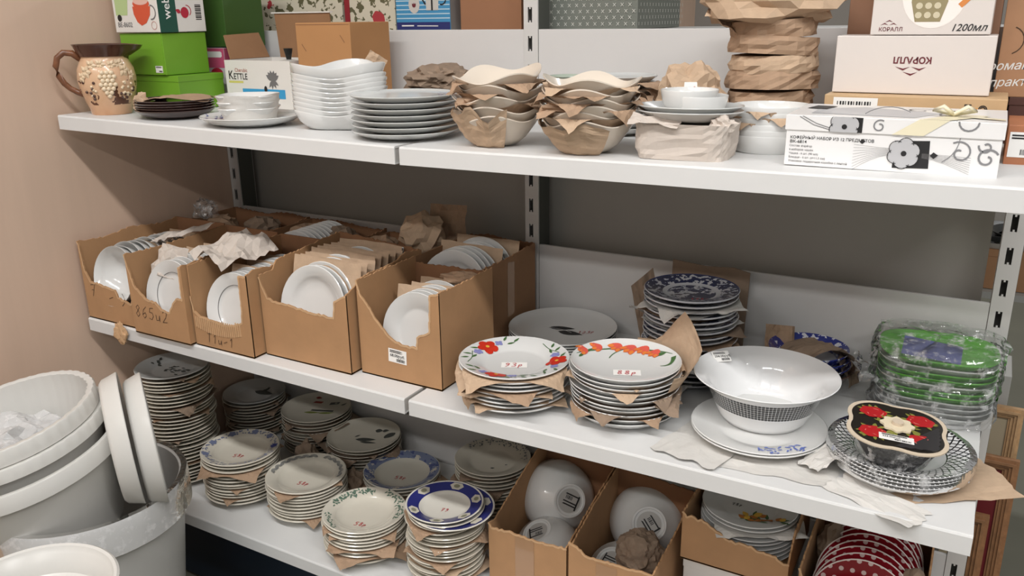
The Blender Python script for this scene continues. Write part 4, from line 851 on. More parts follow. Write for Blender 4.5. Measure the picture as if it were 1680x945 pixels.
def spout(a, r, z):
    k = max(0, cos(a)) ** 6; return ((r + (.022 * k if z > .14 else .006 * k)) * cos(a), r * sin(a), z - (.004 * k if z > .15 else 0))
link('jug_rim', lathe_mesh('jug_rim', [(.0495, .133), (.0530, .1335), (.0600, .148), (.0650, .1585), (.0665, .160), (.0655, .1605), (.0580, .150), (.0500, .136), (.040, .100), (0, .06)], BRN, 48, spout), jug)
B().tube([(-.050, 0, .128), (-.066, 0, .141), (-.084, 0, .143), (-.098, 0, .132), (-.104, 0, .112), (-.101, 0, .092), (-.092, 0, .074), (-.081, 0, .062), (-.066, 0, .052), (-.055, 0, .048)], [.008, .008, .0075, .007, .007, .007, .007, .0065, .007, .008], 10).build('jug_handle', mat('brown streaked glaze', (104, 68, 48), .25, var=(60, .5)), jug, True)
def on_jug(a, zc):  # point on the body facing angle a
    prev = jp[0]
    for q in jp:
        if q[1] >= zc and q[0] > .04: r = q[0]; break
    r = .0645 - 4.6 * (zc - .080) ** 2 if zc < .105 else .0645 - 4.6 * (zc - .080) ** 2 - (zc - .105) * .2
    return Vector((r * cos(a), r * sin(a), zc))
def ball_obj(name, pts, rad, m, parent):
    bm = bmesh.new()
    for p, r in zip(pts, rad):
        bmesh.ops.create_icosphere(bm, subdivisions=2, radius=r, matrix=Matrix.Translation(p))
    me = bpy.data.meshes.new(name); bm.to_mesh(me); bm.free(); me.polygons.foreach_set('use_smooth', [True] * len(me.polygons)); me.materials.append(m); return link(name, me, parent)
GRAPE = mat('pale grape relief glaze', (226, 206, 176), .3, coat=.3)
rows = ((.098, 3), (.089, 4), (.080, 3), (.071, 4), (.062, 3), (.053, 2), (.045, 1)); fa = -pi / 2
for zc, n in rows:
    for j in range(n):
        a = fa + (j - (n - 1) / 2) * .155; ball_obj('grape', [on_jug(a, zc)], [.0058], GRAPE, jug)
lv = []
for a, zc, s in ((-.75, .100, 1.0), (-.55, .114, .9), (.62, .102, 1.0), (.50, .116, .9), (-.95, .088, .8), (.9, .09, .8), (-.2, .116, .8), (.2, .114, .8)):
    for k in range(5):
        b = -2.2 + k * 1.1; c = on_jug(fa + a, zc); lv.append(((c + Vector((-.0, 0, 0))), a, b, s))
b_ = B()
for c, a, bb, s in lv:
    tx = Vector((-sin(fa + a), cos(fa + a), 0)); tz = Vector((0, 0, 1)); nn = Vector((cos(fa + a), sin(fa + a), 0))
    pts = [c + tx * px + tz * pz + nn * .0015 for px, pz in petal(0, 0, bb, .0165 * s, .0062 * s)]; mid = c + nn * .0045
    for i in range(len(pts)): b_.f.append((len(b_.v), len(b_.v) + 1, len(b_.v) + 2)); b_.v += [tuple(pts[i]), tuple(pts[(i + 1) % len(pts)]), tuple(mid + tx * .006 * s * cos(bb) + tz * .006 * s * sin(bb))]
b_.build('leaf_relief', mat('pale leaf relief glaze', (216, 192, 160), .4), jug)
rn = random.Random(4); ps = [on_jug(fa + rn.choice((-1, 1)) * rn.uniform(.42, 1.0), rn.uniform(.038, .078)) for k in range(34)]
ball_obj('bead_relief', ps[:20], [.0032] * 20, GRAPE, jug); ball_obj('dark_bead_relief', ps[20:], [.0036] * 14, BRN, jug)

# dark glass plates with kraft
top, inn = stack('T2', .285, -.408, ZT(.285), .088, .020, 5, .0056, 'coupe', mat('dark brown glass plate', (58, 40, 36), .1, coat=.6), 'the dark brown plates beside the jug', top_label='top dark brown plate beside the jug', seed=61)
sheet('wrapping_paper', 'kraft sheet lying in the dark brown plates beside the jug', (.293, -.40, ZT(.29) + .046), .075, .066, (0, 0, .5), 63, KRAFT, .006, 10, fold=-.008)
crumpled('crushed_paper', 'pale paper corner sticking up left of the dark brown plates', (.222, -.448, ZT(.22) + .030), (.020, .014, .026), 64, KRAFT2, .45, .5)

# boxes at the back left
def pbox(name, label, x0, x1, y0, y1, z0, z1, m, rz=0.0, cat='box', bevel=.0015, seam=None, group=None):
    cx, cy = (x0 + x1) / 2, (y0 + y1) / 2; t = thing(name, label, cat, (cx, cy, z0), rz, group); w, d, h = (x1 - x0) / 2, (y1 - y0) / 2, z1 - z0
    B().box(-w, w, -d, d, .0003, h).build('box_body', m, t, bevel=bevel); t['_w'] = w; t['_d'] = d; t['_h'] = h
    if seam: B().box(-w - .0012, w + .0012, -d - .0012, d + .0012, h - seam, h + .001).build('box_lid', m, t, bevel=.001)
    return t
def front(t, x=0, z=0): return on_plane((x, -t['_d'], z), (1, 0, 0), (0, 0, 1))
def side(t, y=0, z=0): return on_plane((t['_w'], y, z), (0, 1, 0), (0, 0, 1))
LIME = mat('lime green card', (112, 162, 44), .45, var=(6, .03)); WCARD = mat('white printed card', (222, 218, 212), .5); DGREEN = mat('dark green card', (24, 76, 62), .5)
zt0 = ZT(.1)
g1 = pbox('green_box', 'lower lime green box behind the jug', .045, .205, -.325, -.185, zt0, zt0 + .082, LIME, seam=.014)
g2 = pbox('green_box', 'upper lime green box with a small barcode sticker, behind the jug', .022, .176, -.332, -.200, zt0 + .084, zt0 + .182, LIME)
B().box(-.004, .004, -g2['_d'] - .0008, -g2['_d'], .002, .096).build('corner_fold', LIME, g2, loc=(.070, 0, 0)); price_sticker(g2, (.040, -g2['_d'], .006), (1, 0, 0), (0, 0, 1), .026, .016, '', 2)
g3 = pbox('teapot_box', 'white and dark green teapot box on the upper lime box', .020, .182, -.338, -.200, zt0 + .184, zt0 + .335, WCARD)
w, d = g3['_w'], g3['_d']
decal('dark_green_panel', [[(-d, 0), (-d + .052, 0), (-d + .052, .15), (-d, .15)]], DGREEN, g3, side(g3), .0004)
lettering('webber', .030, STICK, g3, (w, -d + .034, .030), (0, 0, 1), (0, -1, 0), lift=.0010)
lettering('BE-8602', .016, GREYINK, g3, (-.070, -d, .013), (1, 0, 0), (0, 0, 1))
ORG = mat('orange red glass print', (206, 84, 54), .4)
decal('printed_teapot', [[(-.008, .060), (.056, .060), (.052, .040), (.036, .022), (.018, .016), (.004, .024), (-.006, .042)], ellipse(.024, .066, .030, .012)], ORG, g3, front(g3), .0005)
decal('printed_teapot_lid', [ellipse(.024, .072, .027, .009), ellipse(.024, .085, .006, .006)], mat('pale pink print', (222, 180, 168), .4), g3, front(g3), .0009)
decal('printed_handle', ribbon(arc(.056, .046, .016, 1.6, -1.7, 10), .003), GREYINK, g3, front(g3), .0007)
decal('printed_leaf_patch', [[(-.072, .040), (-.030, .040), (-.020, .090), (-.072, .095)]], mat('pale leaf green print', (176, 196, 140), .5), g3, front(g3), .0003)
decal('printed_badge', [ellipse(-.060, .034, .008, .008), ], INK, g3, front(g3), .0006); decal('printed_seal', ribbon(arc(.062, .016, .009, 0, 6.28, 16), .0015), mat('faded red print', (190, 140, 134), .5), g3, front(g3), .0006)
for zc, m in ((.088, mat('navy teapot print', (36, 40, 84), .4)), (.045, mat('crimson teapot print', (178, 40, 60), .4))):
    decal('printed_small_teapot', [ellipse(.008, zc, .012, .013), petal(-.004, zc, 2.7, .016, .005)] + ribbon(arc(.014, zc + .004, .013, -.9, 1.6, 8), .002), m, g3, side(g3), .0006)
decal('barcode', [[(.040, .028 + k * .0042), (.058, .028 + k * .0042), (.058, .030 + k * .0042 + .0008 * (k % 2)), (.040, .030 + k * .0042 + .0008 * (k % 2))] for k in range(9)], INK, g3, side(g3), .0006)
pk2 = pbox('pink_box', 'pink and grey gift box between the lime boxes and the kettle box', .060, .185, -.155, -.020, zt0, zt0 + .142, mat('pale grey printed card', (196, 190, 190), .5))
decal('pink_band', [[(-.062, .092), (.062, .092), (.062, .141), (-.062, .141)]], mat('rose pink card', (196, 84, 118), .5), pk2, front(pk2), .0004); decal('pink_band_side', [[(-.067, .092), (.067, .092), (.067, .141), (-.067, .141)]], mat('rose pink card', (196, 84, 118)), pk2, side(pk2), .0004)
decal('white_strip', [[(-.058, .118), (.050, .118), (.054, .121), (.054, .130), (.050, .133), (-.058, .133)]], STICK, pk2, front(pk2), .0008); decal('printed_cup', [ellipse(.03, .078, .022, .014)], mat('crimson teapot print', (178, 40, 60)), pk2, front(pk2), .0006)
bgx = pbox('green_carton', 'tall dark green box standing on the pink box', .050, .195, -.150, -.016, zt0 + .144, zt0 + .33, mat('mid green card', (56, 88, 34), .5), seam=.02)

# kettle box, open with raised flaps
kx0, kx1, ky0, ky1 = .232, .452, -.200, -.035; kz = ZT(.34); kh = .118
kb = thing('kettle_box', 'open kettle carton printed KETTLE with raised brown flaps', 'box', ((kx0 + kx1) / 2, (ky0 + ky1) / 2, kz)); w, d = (kx1 - kx0) / 2, (ky1 - ky0) / 2; kb['_w'] = w; kb['_d'] = d; kb['_h'] = kh
th = .003
B().box(-w, w, -d, -d + th, .0005, kh).build('front_panel', WCARD, kb); B().box(-w, w, d - th, d, .0005, kh).build('back_panel', WCARD, kb)
B().box(-w, -w + th, -d + th, d - th, .0005, kh).build('side_panel', WCARD, kb); B().box(w - th, w, -d + th, d - th, .0005, kh).build('side_panel', WCARD, kb); B().box(-w, w, -d, d, .0005, .004).build('bottom_panel', CARDIN, kb)
def quad_slab(pts, th, m, name, parent):
    P = [Vector(p) for p in pts]; nn = (P[1] - P[0]).cross(P[3] - P[0]).normalized() * th; v = P + [p + nn for p in P]
    b = B(); b.v = [tuple(q) for q in v]; b.f = [(0, 1, 2, 3), (7, 6, 5, 4), (0, 4, 5, 1), (1, 5, 6, 2), (2, 6, 7, 3), (3, 7, 4, 0)]; return b.build(name, m, parent)
quad_slab([(-w + .035, d, kh), (w, d, kh), (w + .004, d - .012, kh + .112), (-w + .038, d - .012, kh + .112)], .003, CARD2, 'back_flap', kb)
B().box(-w + .03, w + .008, d - .018, d - .006, kh + .110, kh + .113).build('flap_edge', WCARD, kb)
quad_slab([(-w, -d + .02, kh), (-w, d - .01, kh), (-w - .022, d - .02, kh + .062), (-w - .026, -d + .03, kh + .058)], .003, CARD2, 'side_flap', kb)
lettering('K', .030, INK, kb, (-w + .010, -d, .072), (1, 0, 0), (0, 0, 1), sx=.9); lettering('ETTLE', .021, INK, kb, (-w + .028, -d, .072), (1, 0, 0), (0, 0, 1), sx=.85)
lettering('Cherubic', .013, mat('terracotta print', (176, 120, 104), .5), kb, (-w + .034, -d, .090), (1, 0, 0), (0, 0, 1), sx=.9)
decal('yellow_bar', [[(-w + .010, .063), (-w + .060, .063), (-w + .060, .068), (-w + .010, .068)]], mat('pale yellow print', (206, 200, 110), .5), kb, front(kb))
decal('printed_emblem', [petal(.050, .072, a, .024, .006) for a in (.5, .9, 1.3, 1.8, 2.2, 2.6)] + [petal(.050, .072, a, .022, .004) for a in (-.6, -1.1, -1.7, -2.2)], GREYINK, kb, front(kb))
decal('blue_picture', [[(-.055, .028), (.088, .028), (.088, .050), (-.055, .050)]], mat('sky blue print', (60, 152, 200), .4), kb, front(kb), .0005)
decal('printed_kettle', [ellipse(.025, .030, .026, .010), [(.020, .038), (.030, .038), (.029, .055), (.021, .055)]], mat('kettle print', (170, 176, 180), .4), kb, front(kb), .0009); decal('printed_kettle_knob', [ellipse(.025, .050, .005, .008)], INK, kb, front(kb), .0013)
kt = thing('kettle', 'kettle inside the open carton with only its lid and black knob showing', 'kettle', (kb.location.x + .03, kb.location.y, kz + .005))
link('kettle_body', lathe_mesh('kettle_body', [(0, 0), (.062, 0), (.070, .02), (.066, .075), (.05, .098), (.048, .100)], mat('enamel white', (220, 220, 216), .2), 32), kt); link('kettle_lid', lathe_mesh('kettle_lid', [(.05, .100), (.03, .108), (.008, .112), (0, .112)], mat('enamel white', (220, 220, 216)), 32), kt)
link('lid_knob', lathe_mesh('lid_knob', [(.006, .112), (.008, .122), (.011, .136), (.0115, .139), (0, .140)], mat('black plastic', (34, 36, 36), .3), 20), kt)
# plain brown carton
bc = pbox('brown_carton', 'plain brown carton with slanted slits behind the clover dishes', .476, .640, -.195, -.05, ZT(.55), ZT(.55) + .208, mat('smooth tan board', (178, 130, 84), .7, var=(8, .04)))
[decal('slit', ribbon([(a, b2), (a + .012, b2 - .016)], .0022), CARDIN, bc, front(bc)) for a, b2 in ((-.066, .160), (.052, .180), (-.062, .100), (.052, .105))]
decal('box_top_fold', [[(-.08, .203), (.08, .203), (.08, .2045), (-.08, .2045)]], CARDIN, bc, front(bc))

# ------------------------------------------------------------------ boxes on the unit behind
RZ = 1.4765
def rose_mat():
    m = bpy.data.materials.new('cream card with roses'); m.use_nodes = True; t = NT(m); t.b.inputs['Roughness'].default_value = .5; vec = t.obj()[0]
    v = t.new('ShaderNodeTexVoronoi'); v.inputs['Scale'].default_value = 13; t.put(v.inputs['Vector'], vec); ds = t.m('ADD', v.outputs['Distance'], t.m('MULTIPLY', t.noise(vec, 40), .22))
    g = t.m('GREATER_THAN', t.noise(vec, 46, 3), .56); c = t.mix(g, lin((206, 198, 178)), lin((96, 92, 66))); t.color(t.mix(t.m('LESS_THAN', ds, .40), c, lin((168, 56, 62)))); return m
ROSE = rose_mat()
r1 = pbox('rose_box', 'cream rose patterned box behind the kettle carton flap', .075, .385, .085, .30, RZ, RZ + .2, ROSE)
r2 = pbox('rose_box', 'cream rose patterned box with a red edge next to the striped teapot box', .395, .560, .085, .30, RZ, RZ + .19, ROSE)
B().box(-.001, .016, -.001, .0, .0005, .188).build('red_edge', mat('crimson card edge', (140, 34, 44), .5), r2, loc=(-r2['_w'], -r2['_d'] - .0003, 0))
tb = pbox('blue_teapot_box', 'blue striped box printed with a silver teapot on the rear shelf', .570, .735, .075, .20, RZ, RZ + .17, mat('sea blue card', (64, 140, 184), .45))
decal('white_stripes', [[(-.0815, .028 + k * .0105), (.0815, .028 + k * .0105), (.0815, .0305 + k * .0105), (-.0815, .0305 + k * .0105)] for k in range(13)], mat('pale blue stripe print', (188, 212, 224), .5), tb, front(tb), .0004)
decal('navy_band', [[(-.0815, .002), (.0815, .002), (.0815, .020), (-.0815, .020)]], mat('navy card', (38, 46, 104), .5), tb, front(tb), .0004)
decal('grey_side', [[(-.062, .001), (.062, .001), (.062, .169), (-.062, .169)]], mat('warm grey card', (150, 144, 140), .5), tb, side(tb), .0004)
decal('printed_teapot', [[(.012, .048), (.048, .048), (.050, .090), (.010, .090)]] + [ellipse(.03, .096, .018, .008)], mat('silver print', (196, 192, 186), .4), tb, front(tb), .0008)
decal('printed_teapot_parts', ribbon(arc(.058, .074, .013, 1.9, -1.9, 10), .003) + ribbon([(.010, .062), (-.002, .078), (-.010, .092)], .004) + [[(.027, .048), (.032, .048), (.032, .12), (.027, .12)]], INK, tb, front(tb), .0012)
decal('printed_medallion', [ellipse(-.025, .062, .017, .021, 0, 24)], mat('silver print', (196, 192, 186)), tb, front(tb), .0008); decal('printed_medallion_mark', [petal(-.025, .055, a, .012, .003) for a in (1.1, 1.57, 2.1)], MAROON, tb, front(tb), .0012)
decal('printed_lines', [[(-.066, .010), (-.028, .010), (-.028, .013), (-.066, .013)], [(-.018, .010), (.046, .0095), (.046, .0115), (-.018, .012)]], STICK, tb, front(tb), .0008)
cb = pbox('brown_box', 'plain brown box between the striped teapot box and the grey patterned box', .765, .935, .075, .24, RZ, RZ + .17, mat('red brown board', (150, 106, 76), .7, var=(8, .04)))
decal('box_seam', [[(-.0, .001), (.0012, .001), (.0012, .169), (.0, .169)]], CARDIN, cb, side(cb)); decal('box_fold', [[(-.085, .160), (.085, .160), (.085, .1612), (-.085, .1612)]], CARDIN, cb, front(cb))
gb = pbox('grey_pattern_box', 'grey gift box patterned with small white crosses on the rear shelf', .968, 1.226, .075, .36, RZ, RZ + .19, mat('grey green card', (116, 120, 112), .55, var=(60, .03)))
cr = []
for i in range(14):
    for j in range(9):
        cx, cy = -.120 + i * .0185 + (.00925 if j % 2 else 0), .012 + j * .0135
        if cx > .124: continue
        cr += ribbon([(cx - .0032, cy - .0034), (cx + .0032, cy + .0034)], .0013) + ribbon([(cx - .0032, cy + .0034), (cx + .0032, cy - .0034)], .0013)
decal('printed_crosses', cr, mat('off white print', (204, 204, 196), .5), gb, front(gb)); cr2 = []
for i in range(16):
    for j in range(9): cx, cy = -.135 + i * .0185 + (.00925 if j % 2 else 0), .012 + j * .0135; cr2 += ribbon([(cx - .0032, cy - .0034), (cx + .0032, cy + .0034)], .0013) + ribbon([(cx - .0032, cy + .0034), (cx + .0032, cy - .0034)], .0013)
decal('printed_crosses', cr2, mat('off white print', (204, 204, 196)), gb, side(gb))
sl = thing('slatted_basket', 'dark reed basket of upright slats on the rear shelf behind the wrapped pile', 'basket', (1.50, .12, RZ))
for k in range(14): B().box(-.075 + k * .011, -.068 + k * .011, -.004, .004, .0005, .12).build('slat', mat('reed brown', (150, 106, 70), .7) if k % 2 else mat('dark reed', (84, 50, 32), .7), sl)
B().box(-.078, .078, .004, .05, .0005, .12).build('basket_body', mat('dark reed', (84, 50, 32)), sl); B().box(-.080, .080, -.006, -.0045, .012, .024).build('basket_band', mat('dark reed', (84, 50, 32)), sl)
# ------------------------------------------------------------------ top shelf: dishes, left to right
top, inn = stack('T4', .535, -.415, ZT(.535), .109, .021, 1, .01, 'coupe', WHITEC, 'x', top_label='white plate with a blue sprig at its left rim, under the small square bowls', name='serving_plate', seed=70)
sp = []; rn = random.Random(7)
for k in range(40): dg = rn.uniform(140, 235); c = pol(rn.uniform(.072, .102), dg); sp.append(petal(c[0], c[1], rn.uniform(0, 6.28), rn.uniform(.006, .014), .0018))
decal('printed_blue_sprig', sp, BLUEP, top, on_plate(inn))
def sq(a, r, z, e=.55):
    c = math.copysign(abs(cos(a)) ** e, cos(a)); s = math.copysign(abs(sin(a)) ** e, sin(a)); return (r * c, r * s, z)
sqb = lathe_mesh('square_bowl', [(0, .004), (.034, .004), (.046, .016), (.060, .030), (.0615, .0305), (.062, .029), (.050, .014), (.038, 0), (0, 0)], WHITEC, 40, sq)
for k in range(3):
    o = link('square_bowl', sqb, None, (.525, -.410, ZT(.535) + .0065 + k * .013), (0, 0, .55)); tag(o, ('bottom', 'middle', 'top')[k] + ' small square white bowl of the three on the blue sprigged plate', 'bowl', 'small square bowls')
def tw(a, b):
    t = -.55 + a * 1.25 + .55 - 1.05; r = .069 + .002 * noise.noise(Vector((a * 3, b * 3, 1))) - (.012 * (1 - b) / 2)
    return (r * cos(t) * 1.02, r * sin(t), .026 + b * .026 + .003 * noise.noise(Vector((a * 2, 4, 1))))
o = link('tissue_wrap', sheet_mesh(tw, 14, TISSUE, 'tissue_wrap', True), None, (.525, -.410, ZT(.53) + .0125), (0, 0, .25)); tag(o, 'white foam sheet wrapped round the front of the small square bowls', 'wrapping')

# clover shaped dishes
def clover(depth): 
    def f(a, r, z):
        k = 1 + .15 * cos(3 * (a - .4)) * min(1, r / .05); return (r * k * cos(a), r * k * sin(a), z + (.006 * cos(3 * (a - .4)) * (z / depth) ** 3))
    return f
cprof = lambda h: [(0, .005), (.05, .006), (.065, .010), (.080, h * .6), (.0895, h), (.0915, h + .0005), (.092, h - .002), (.083, h * .5), (.068, .003), (.060, 0), (.05, 0), (0, .002)]
cxx, cyy = .742, -.352; nC = 10
cm = lathe_mesh('clover_dish', cprof(.036), WHITEC, 60, clover(.036)); cmt = lathe_mesh('clover_dish', cprof(.046), WHITEC, 60, clover(.046))
for k in range(nC):
    top_ = k == nC - 1; o = link('clover_dish', cmt if top_ else cm, None, (cxx, cyy, ZT(cxx) + .0092 * k), (0, 0, -.5 if top_ else 2.1 * (k % 3) - .5 + .05 * (k % 2)))
    tag(o, ('top' if top_ else ('bottom' if k == 0 else ORD[nC - 1 - k])) + ' white clover shaped dish ' + ('' if top_ or k == 0 else 'from the top ') + 'in the tall white dish stack', 'dish', 'clover dishes')
# grey plates
top, inn = stack('T6', .938, -.404, ZT(.938), .105, .016, 7, .0112, 'coupe', GREYC, 'the neat stack of grey plates on the top shelf', top_label='grey plate with a faint lilac print topping the neat stack on the top shelf', seed=72, jit=.0012)
rim_sprigs(top, inn, .105, .07, .092, mat('faint lilac print', (150, 142, 160), .4), 10, 70, 30, 9, .008, .002)
# wrapped bundle behind
for k in range(3):
    crumpled('wrapped_dish', ('lowest', 'middle', 'uppermost')[k] + ' dish wrapped in brown paper behind the grey plates', (.845 + .006 * k, -.150 - .004 * k, ZT(.84) + .022 + .034 * k), (.090, .07, .034), 80 + k, KRAFT3 if k else KRAFT, .28, k * .9, 'wrapped dish', 4, 'wrapped dishes')
sheet('wrapping_paper', 'kraft corner sticking up behind the clover dishes', (.70, -.19, ZT(.7) + .120), .022, .022, (radians(70), radians(30), .4), 82, KRAFT2, .01, 6)
crumpled('crushed_paper', 'crushed brown paper between the grey plates and the wavy bowls', (1.02, -.265, ZT(1) + .070), (.055, .05, .045), 84, KRAFT, .4, .8)
# wavy bowls
def wavy(a, r, z): 
    w = cos(4 * a) * min(1, (z / .05)) ** 2; k = 1 + .05 * w; return (r * k * cos(a), r * k * sin(a), z + .0065 * w * (1 if r > .05 else 0))
wp = [(0, .005), (.030, .006), (.046, .015), (.062, .034), (.0755, .050), (.0775, .051), (.078, .049), (.065, .031), (.049, .011), (.035, 0), (.028, 0), (0, .002)]
WV = lathe_mesh('wavy_bowl', wp, IVORY, 64, wavy)
def wavy_stack(key, x, y, n, sp, desc, seed, tilt_top=None, paps=()):
    zb = ZT(x) + .004; rn = random.Random(seed)
    for k in range(n):
        o = link('wavy_bowl', WV, None, (x + rn.uniform(-.003, .003), y + rn.uniform(-.003, .003), zb + k * sp), (rn.uniform(-.04, .04), rn.uniform(-.04, .04), .35 + rn.uniform(-.2, .2)))
        if k == n - 1 and tilt_top: o.rotation_euler = tilt_top; o.location.z += .006
        tag(o, ('top' if k == n - 1 else ('bottom' if k == 0 else ORD[n - 1 - k])) + ' ivory wavy rimmed bowl ' + ('' if k in (0, n - 1) else 'from the top ') + 'in ' + desc, 'bowl', 'wavy bowls in ' + desc)
    for i, (k, hx, hy, rot, bend, pm) in enumerate(paps):
        inner = [(0, .006), (.046, .018), (.062, .037), (.0755, .052), (.079, .0535)]
        o = link('wrapping_paper', drape_sheet(.080, hx, hy, rot, inner, seed + i * 2.3, bend, pm, 18, .6), None, (x, y, zb + k * sp + .004))
        tag(o, 'brown paper sheet over the ' + ('bottom' if k == 0 else ORD[n - 1 - k]) + ' bowl in ' + desc, 'paper', 'paper in ' + desc)
wavy_stack('T8', 1.163, -.424, 5, .0165, 'the left wavy bowl stack', 90, (.04, -.10, .9), [(1, .078, .070, .5, .9, KRAFT), (2, .080, .062, 1.2, .8, KRAFT), (3, .078, .076, .2, .9, KRAFT)])
wavy_stack('T9', 1.348, -.445, 6, .0118, 'the right wavy bowl stack', 93, (.02, .03, .35), [(0, .078, .075, .9, 1.0, KRAFT2), (1, .080, .072, .3, .9, KRAFT), (2, .078, .076, .9, .9, KRAFT), (3, .082, .07, 1.3, .8, KRAFT), (4, .076, .072, .5, .7, KRAFT2)])
def cup_wrap(x, y, zb, R0, R1, h, a0, a1, m, label, seed):
    def fn(a, b):
        t = a0 + (a1 - a0) * (a + 1) / 2; q = (b + 1) / 2; r = R0 + (R1 - R0) * q ** .7 + .004 * noise.noise(Vector((a * 4, b * 3, seed))); zz_ = .0005 + h * q * (1 + .35 * noise.noise(Vector((a * 2.5, 3, seed)))) 
        return (r * cos(t), r * sin(t), max(.0005, zz_))
    o = link('wrapping_paper', sheet_mesh(fn, 16, m), None, (x, y, zb)); return tag(o, label, 'paper')
cup_wrap(1.163, -.424, ZT(1.163), .046, .088, .062, -2.9, -.9, KRAFT2, 'kraft paper cupping the bottom of the left wavy bowl stack', 5)
cup_wrap(1.348, -.445, ZT(1.348), .044, .086, .050, -3.2, -.75, KRAFT2, 'kraft paper cupping the bottom of the right wavy bowl stack', 8)
for i, (x, y, z, s) in enumerate(((1.150, -.478, .078, .035), (1.198, -.455, .098, .034), (1.325, -.498, .075, .036), (1.372, -.487, .052, .030))):
    crumpled('crushed_paper', ('crushed brown paper at the front of the left wavy bowls', 'brown paper tip on the right of the left wavy bowls', 'crushed brown paper at the front of the right wavy bowls', 'brown paper wad low in the right wavy bowls')[i], (x, y, ZT(x) + z), (s, .018, .014), 95 + i, KRAFT, .45, .4)
# small papered plates behind
top, inn = stack('T10', 1.300, -.205, ZT(1.3), .074, .016, 9, .0118, 'coupe', GREYC, 'the grey dish stack behind the right wavy bowls', top_label='top grey dish of the papered stack behind the right wavy bowls', papers=paperset(9, .074, (5, 6, 7), 99, KRAFT, 1.15, .9), seed=98)
o = link('green_edged_bowl', lathe_mesh('green_edged_bowl', [(0, .004), (.02, .004), (.032, .02), (.0335, .0205), (.0340, .019), (.022, 0), (0, 0)], mat('grey green glaze', (160, 170, 156), .2), 32), None, (1.225, -.275, ZT(1.22) + .093)); tag(o, 'small grey green bowl peeping between the wavy bowl stacks', 'bowl')
crumpled('wrapped_dish', 'dish wrapped in kraft under the small grey green bowl', (1.225, -.27, ZT(1.22) + .044), (.042, .042, .046), 101, KRAFT3, .2, 0, 'wrapped dish')

# white paper parcel with oval dishes
def parcel(name, label, x, y, zb, w, d, h, m, seed, rz=0.0, flare=1.0):
    n = 40; rows = 9; v = []; f = []; off = Vector((seed, 2 * seed, 1))
    for i in range(rows):
        q = i / (rows - 1)
        for j in range(n):
            t = 2 * pi * j / n; e = .38; c = math.copysign(abs(cos(t)) ** e, cos(t)); s = math.copysign(abs(sin(t)) ** e, sin(t)); k = .90 + .10 * flare * q
            u = noise.noise(off + Vector((c * 2.2, s * 2.2, q * 2.0))); u2 = abs(noise.noise(off + Vector((c * 4.5, s * 4.5, q * 4)))); k += .05 * u - .07 * u2
            v.append((w * c * k, d * s * k, h * q + (.006 * u * q)))
    for i in range(rows - 1):
        for j in range(n): a, b, c, d_ = i * n + j, i * n + (j + 1) % n, (i + 1) * n + (j + 1) % n, (i + 1) * n + j; f += [(a, b, c), (a, c, d_)]
    f.append(tuple(range(n - 1, -1, -1))); ct = len(v); v.append((0, 0, h - .008)); f += [((rows - 1) * n + j, (rows - 1) * n + (j + 1) % n, ct) for j in range(n)]
    return tag(mk(name, v, f, m, None, False, (x, y, zb + .0005), (0, 0, rz)), label, 'parcel')
px, py = 1.512, -.425
parcel('wrapped_parcel', 'stack of dishes wrapped in crumpled white paper at the front of the top shelf', px, py, ZT(px), .080, .062, .056, WRAPW, 7, .06)
crumpled('crushed_paper', 'white paper knot at the right top of the wrapped parcel', (1.577, -.455, ZT(px) + .054), (.020, .014, .016), 104, WRAPW, .5)
sheet('wrapping_paper', 'white paper flap folded on the left top of the wrapped parcel', (1.475, -.478, ZT(px) + .0595), .040, .018, (radians(18), radians(5), .1), 105, WRAPW, .006, 8)
ov = lambda a, r, z: (r * 1.12 * cos(a), r * .82 * sin(a), z)
om = lathe_mesh('oval_dish', [(0, .004), (.045, .0045), (.055, .008), (.074, .016), (.0755, .0165), (.076, .015), (.058, .004), (.048, 0), (0, 0)], GREYC, 48, ov)
for k in range(2): o = link('oval_dish', om, None, (px, py + .005, ZT(px) + .0565 + k * .008), (0, 0, .1)); tag(o, ('lower', 'upper')[k] + ' pale oval dish lying on the white paper parcel', 'dish', 'oval dishes')
rk = lathe_mesh('small_dish', [(0, .004), (.036, .004), (.040, .007), (.0445, .026), (.0455, .0265), (.046, .025), (.0415, .004), (.039, 0), (0, 0)], WHITEC, 40)
for k, (dx, z) in enumerate(((.012, .0), (-.004, .0085))): o = link('small_dish', rk, None, (px + dx, py + .012, ZT(px) + .069 + z)); tag(o, ('lower', 'upper')[k] + ' small round white dish on the oval dishes', 'dish', 'small round dishes')
cw = crumpled('wrapped_bowl', 'bowl wrapped in kraft paper with a white tag behind the small round dishes', (1.462, -.262, ZT(1.46) + .066), (.064, .05, .072), 107, KRAFT2, .28, .3, 'wrapped bowl', 4)
for i, (dx, dz, r) in enumerate(((-.040, .062, .5), (.03, .06, -.3))): pass
decal('paper_tag', [[(-.012, 0), (.012, .002), (.010, .022), (-.011, .022)]], STICK, cw, on_plane((.0, -.0545, .020), (1, .0, 0), (0, .25, 1)), 0); decal('tag_mark', ribbon([(-.006, .006), (.0, .012), (.007, .014)], .002), REDINK, cw, on_plane((.0, -.0545, .020), (1, .0, 0), (0, .25, 1)), .0005)

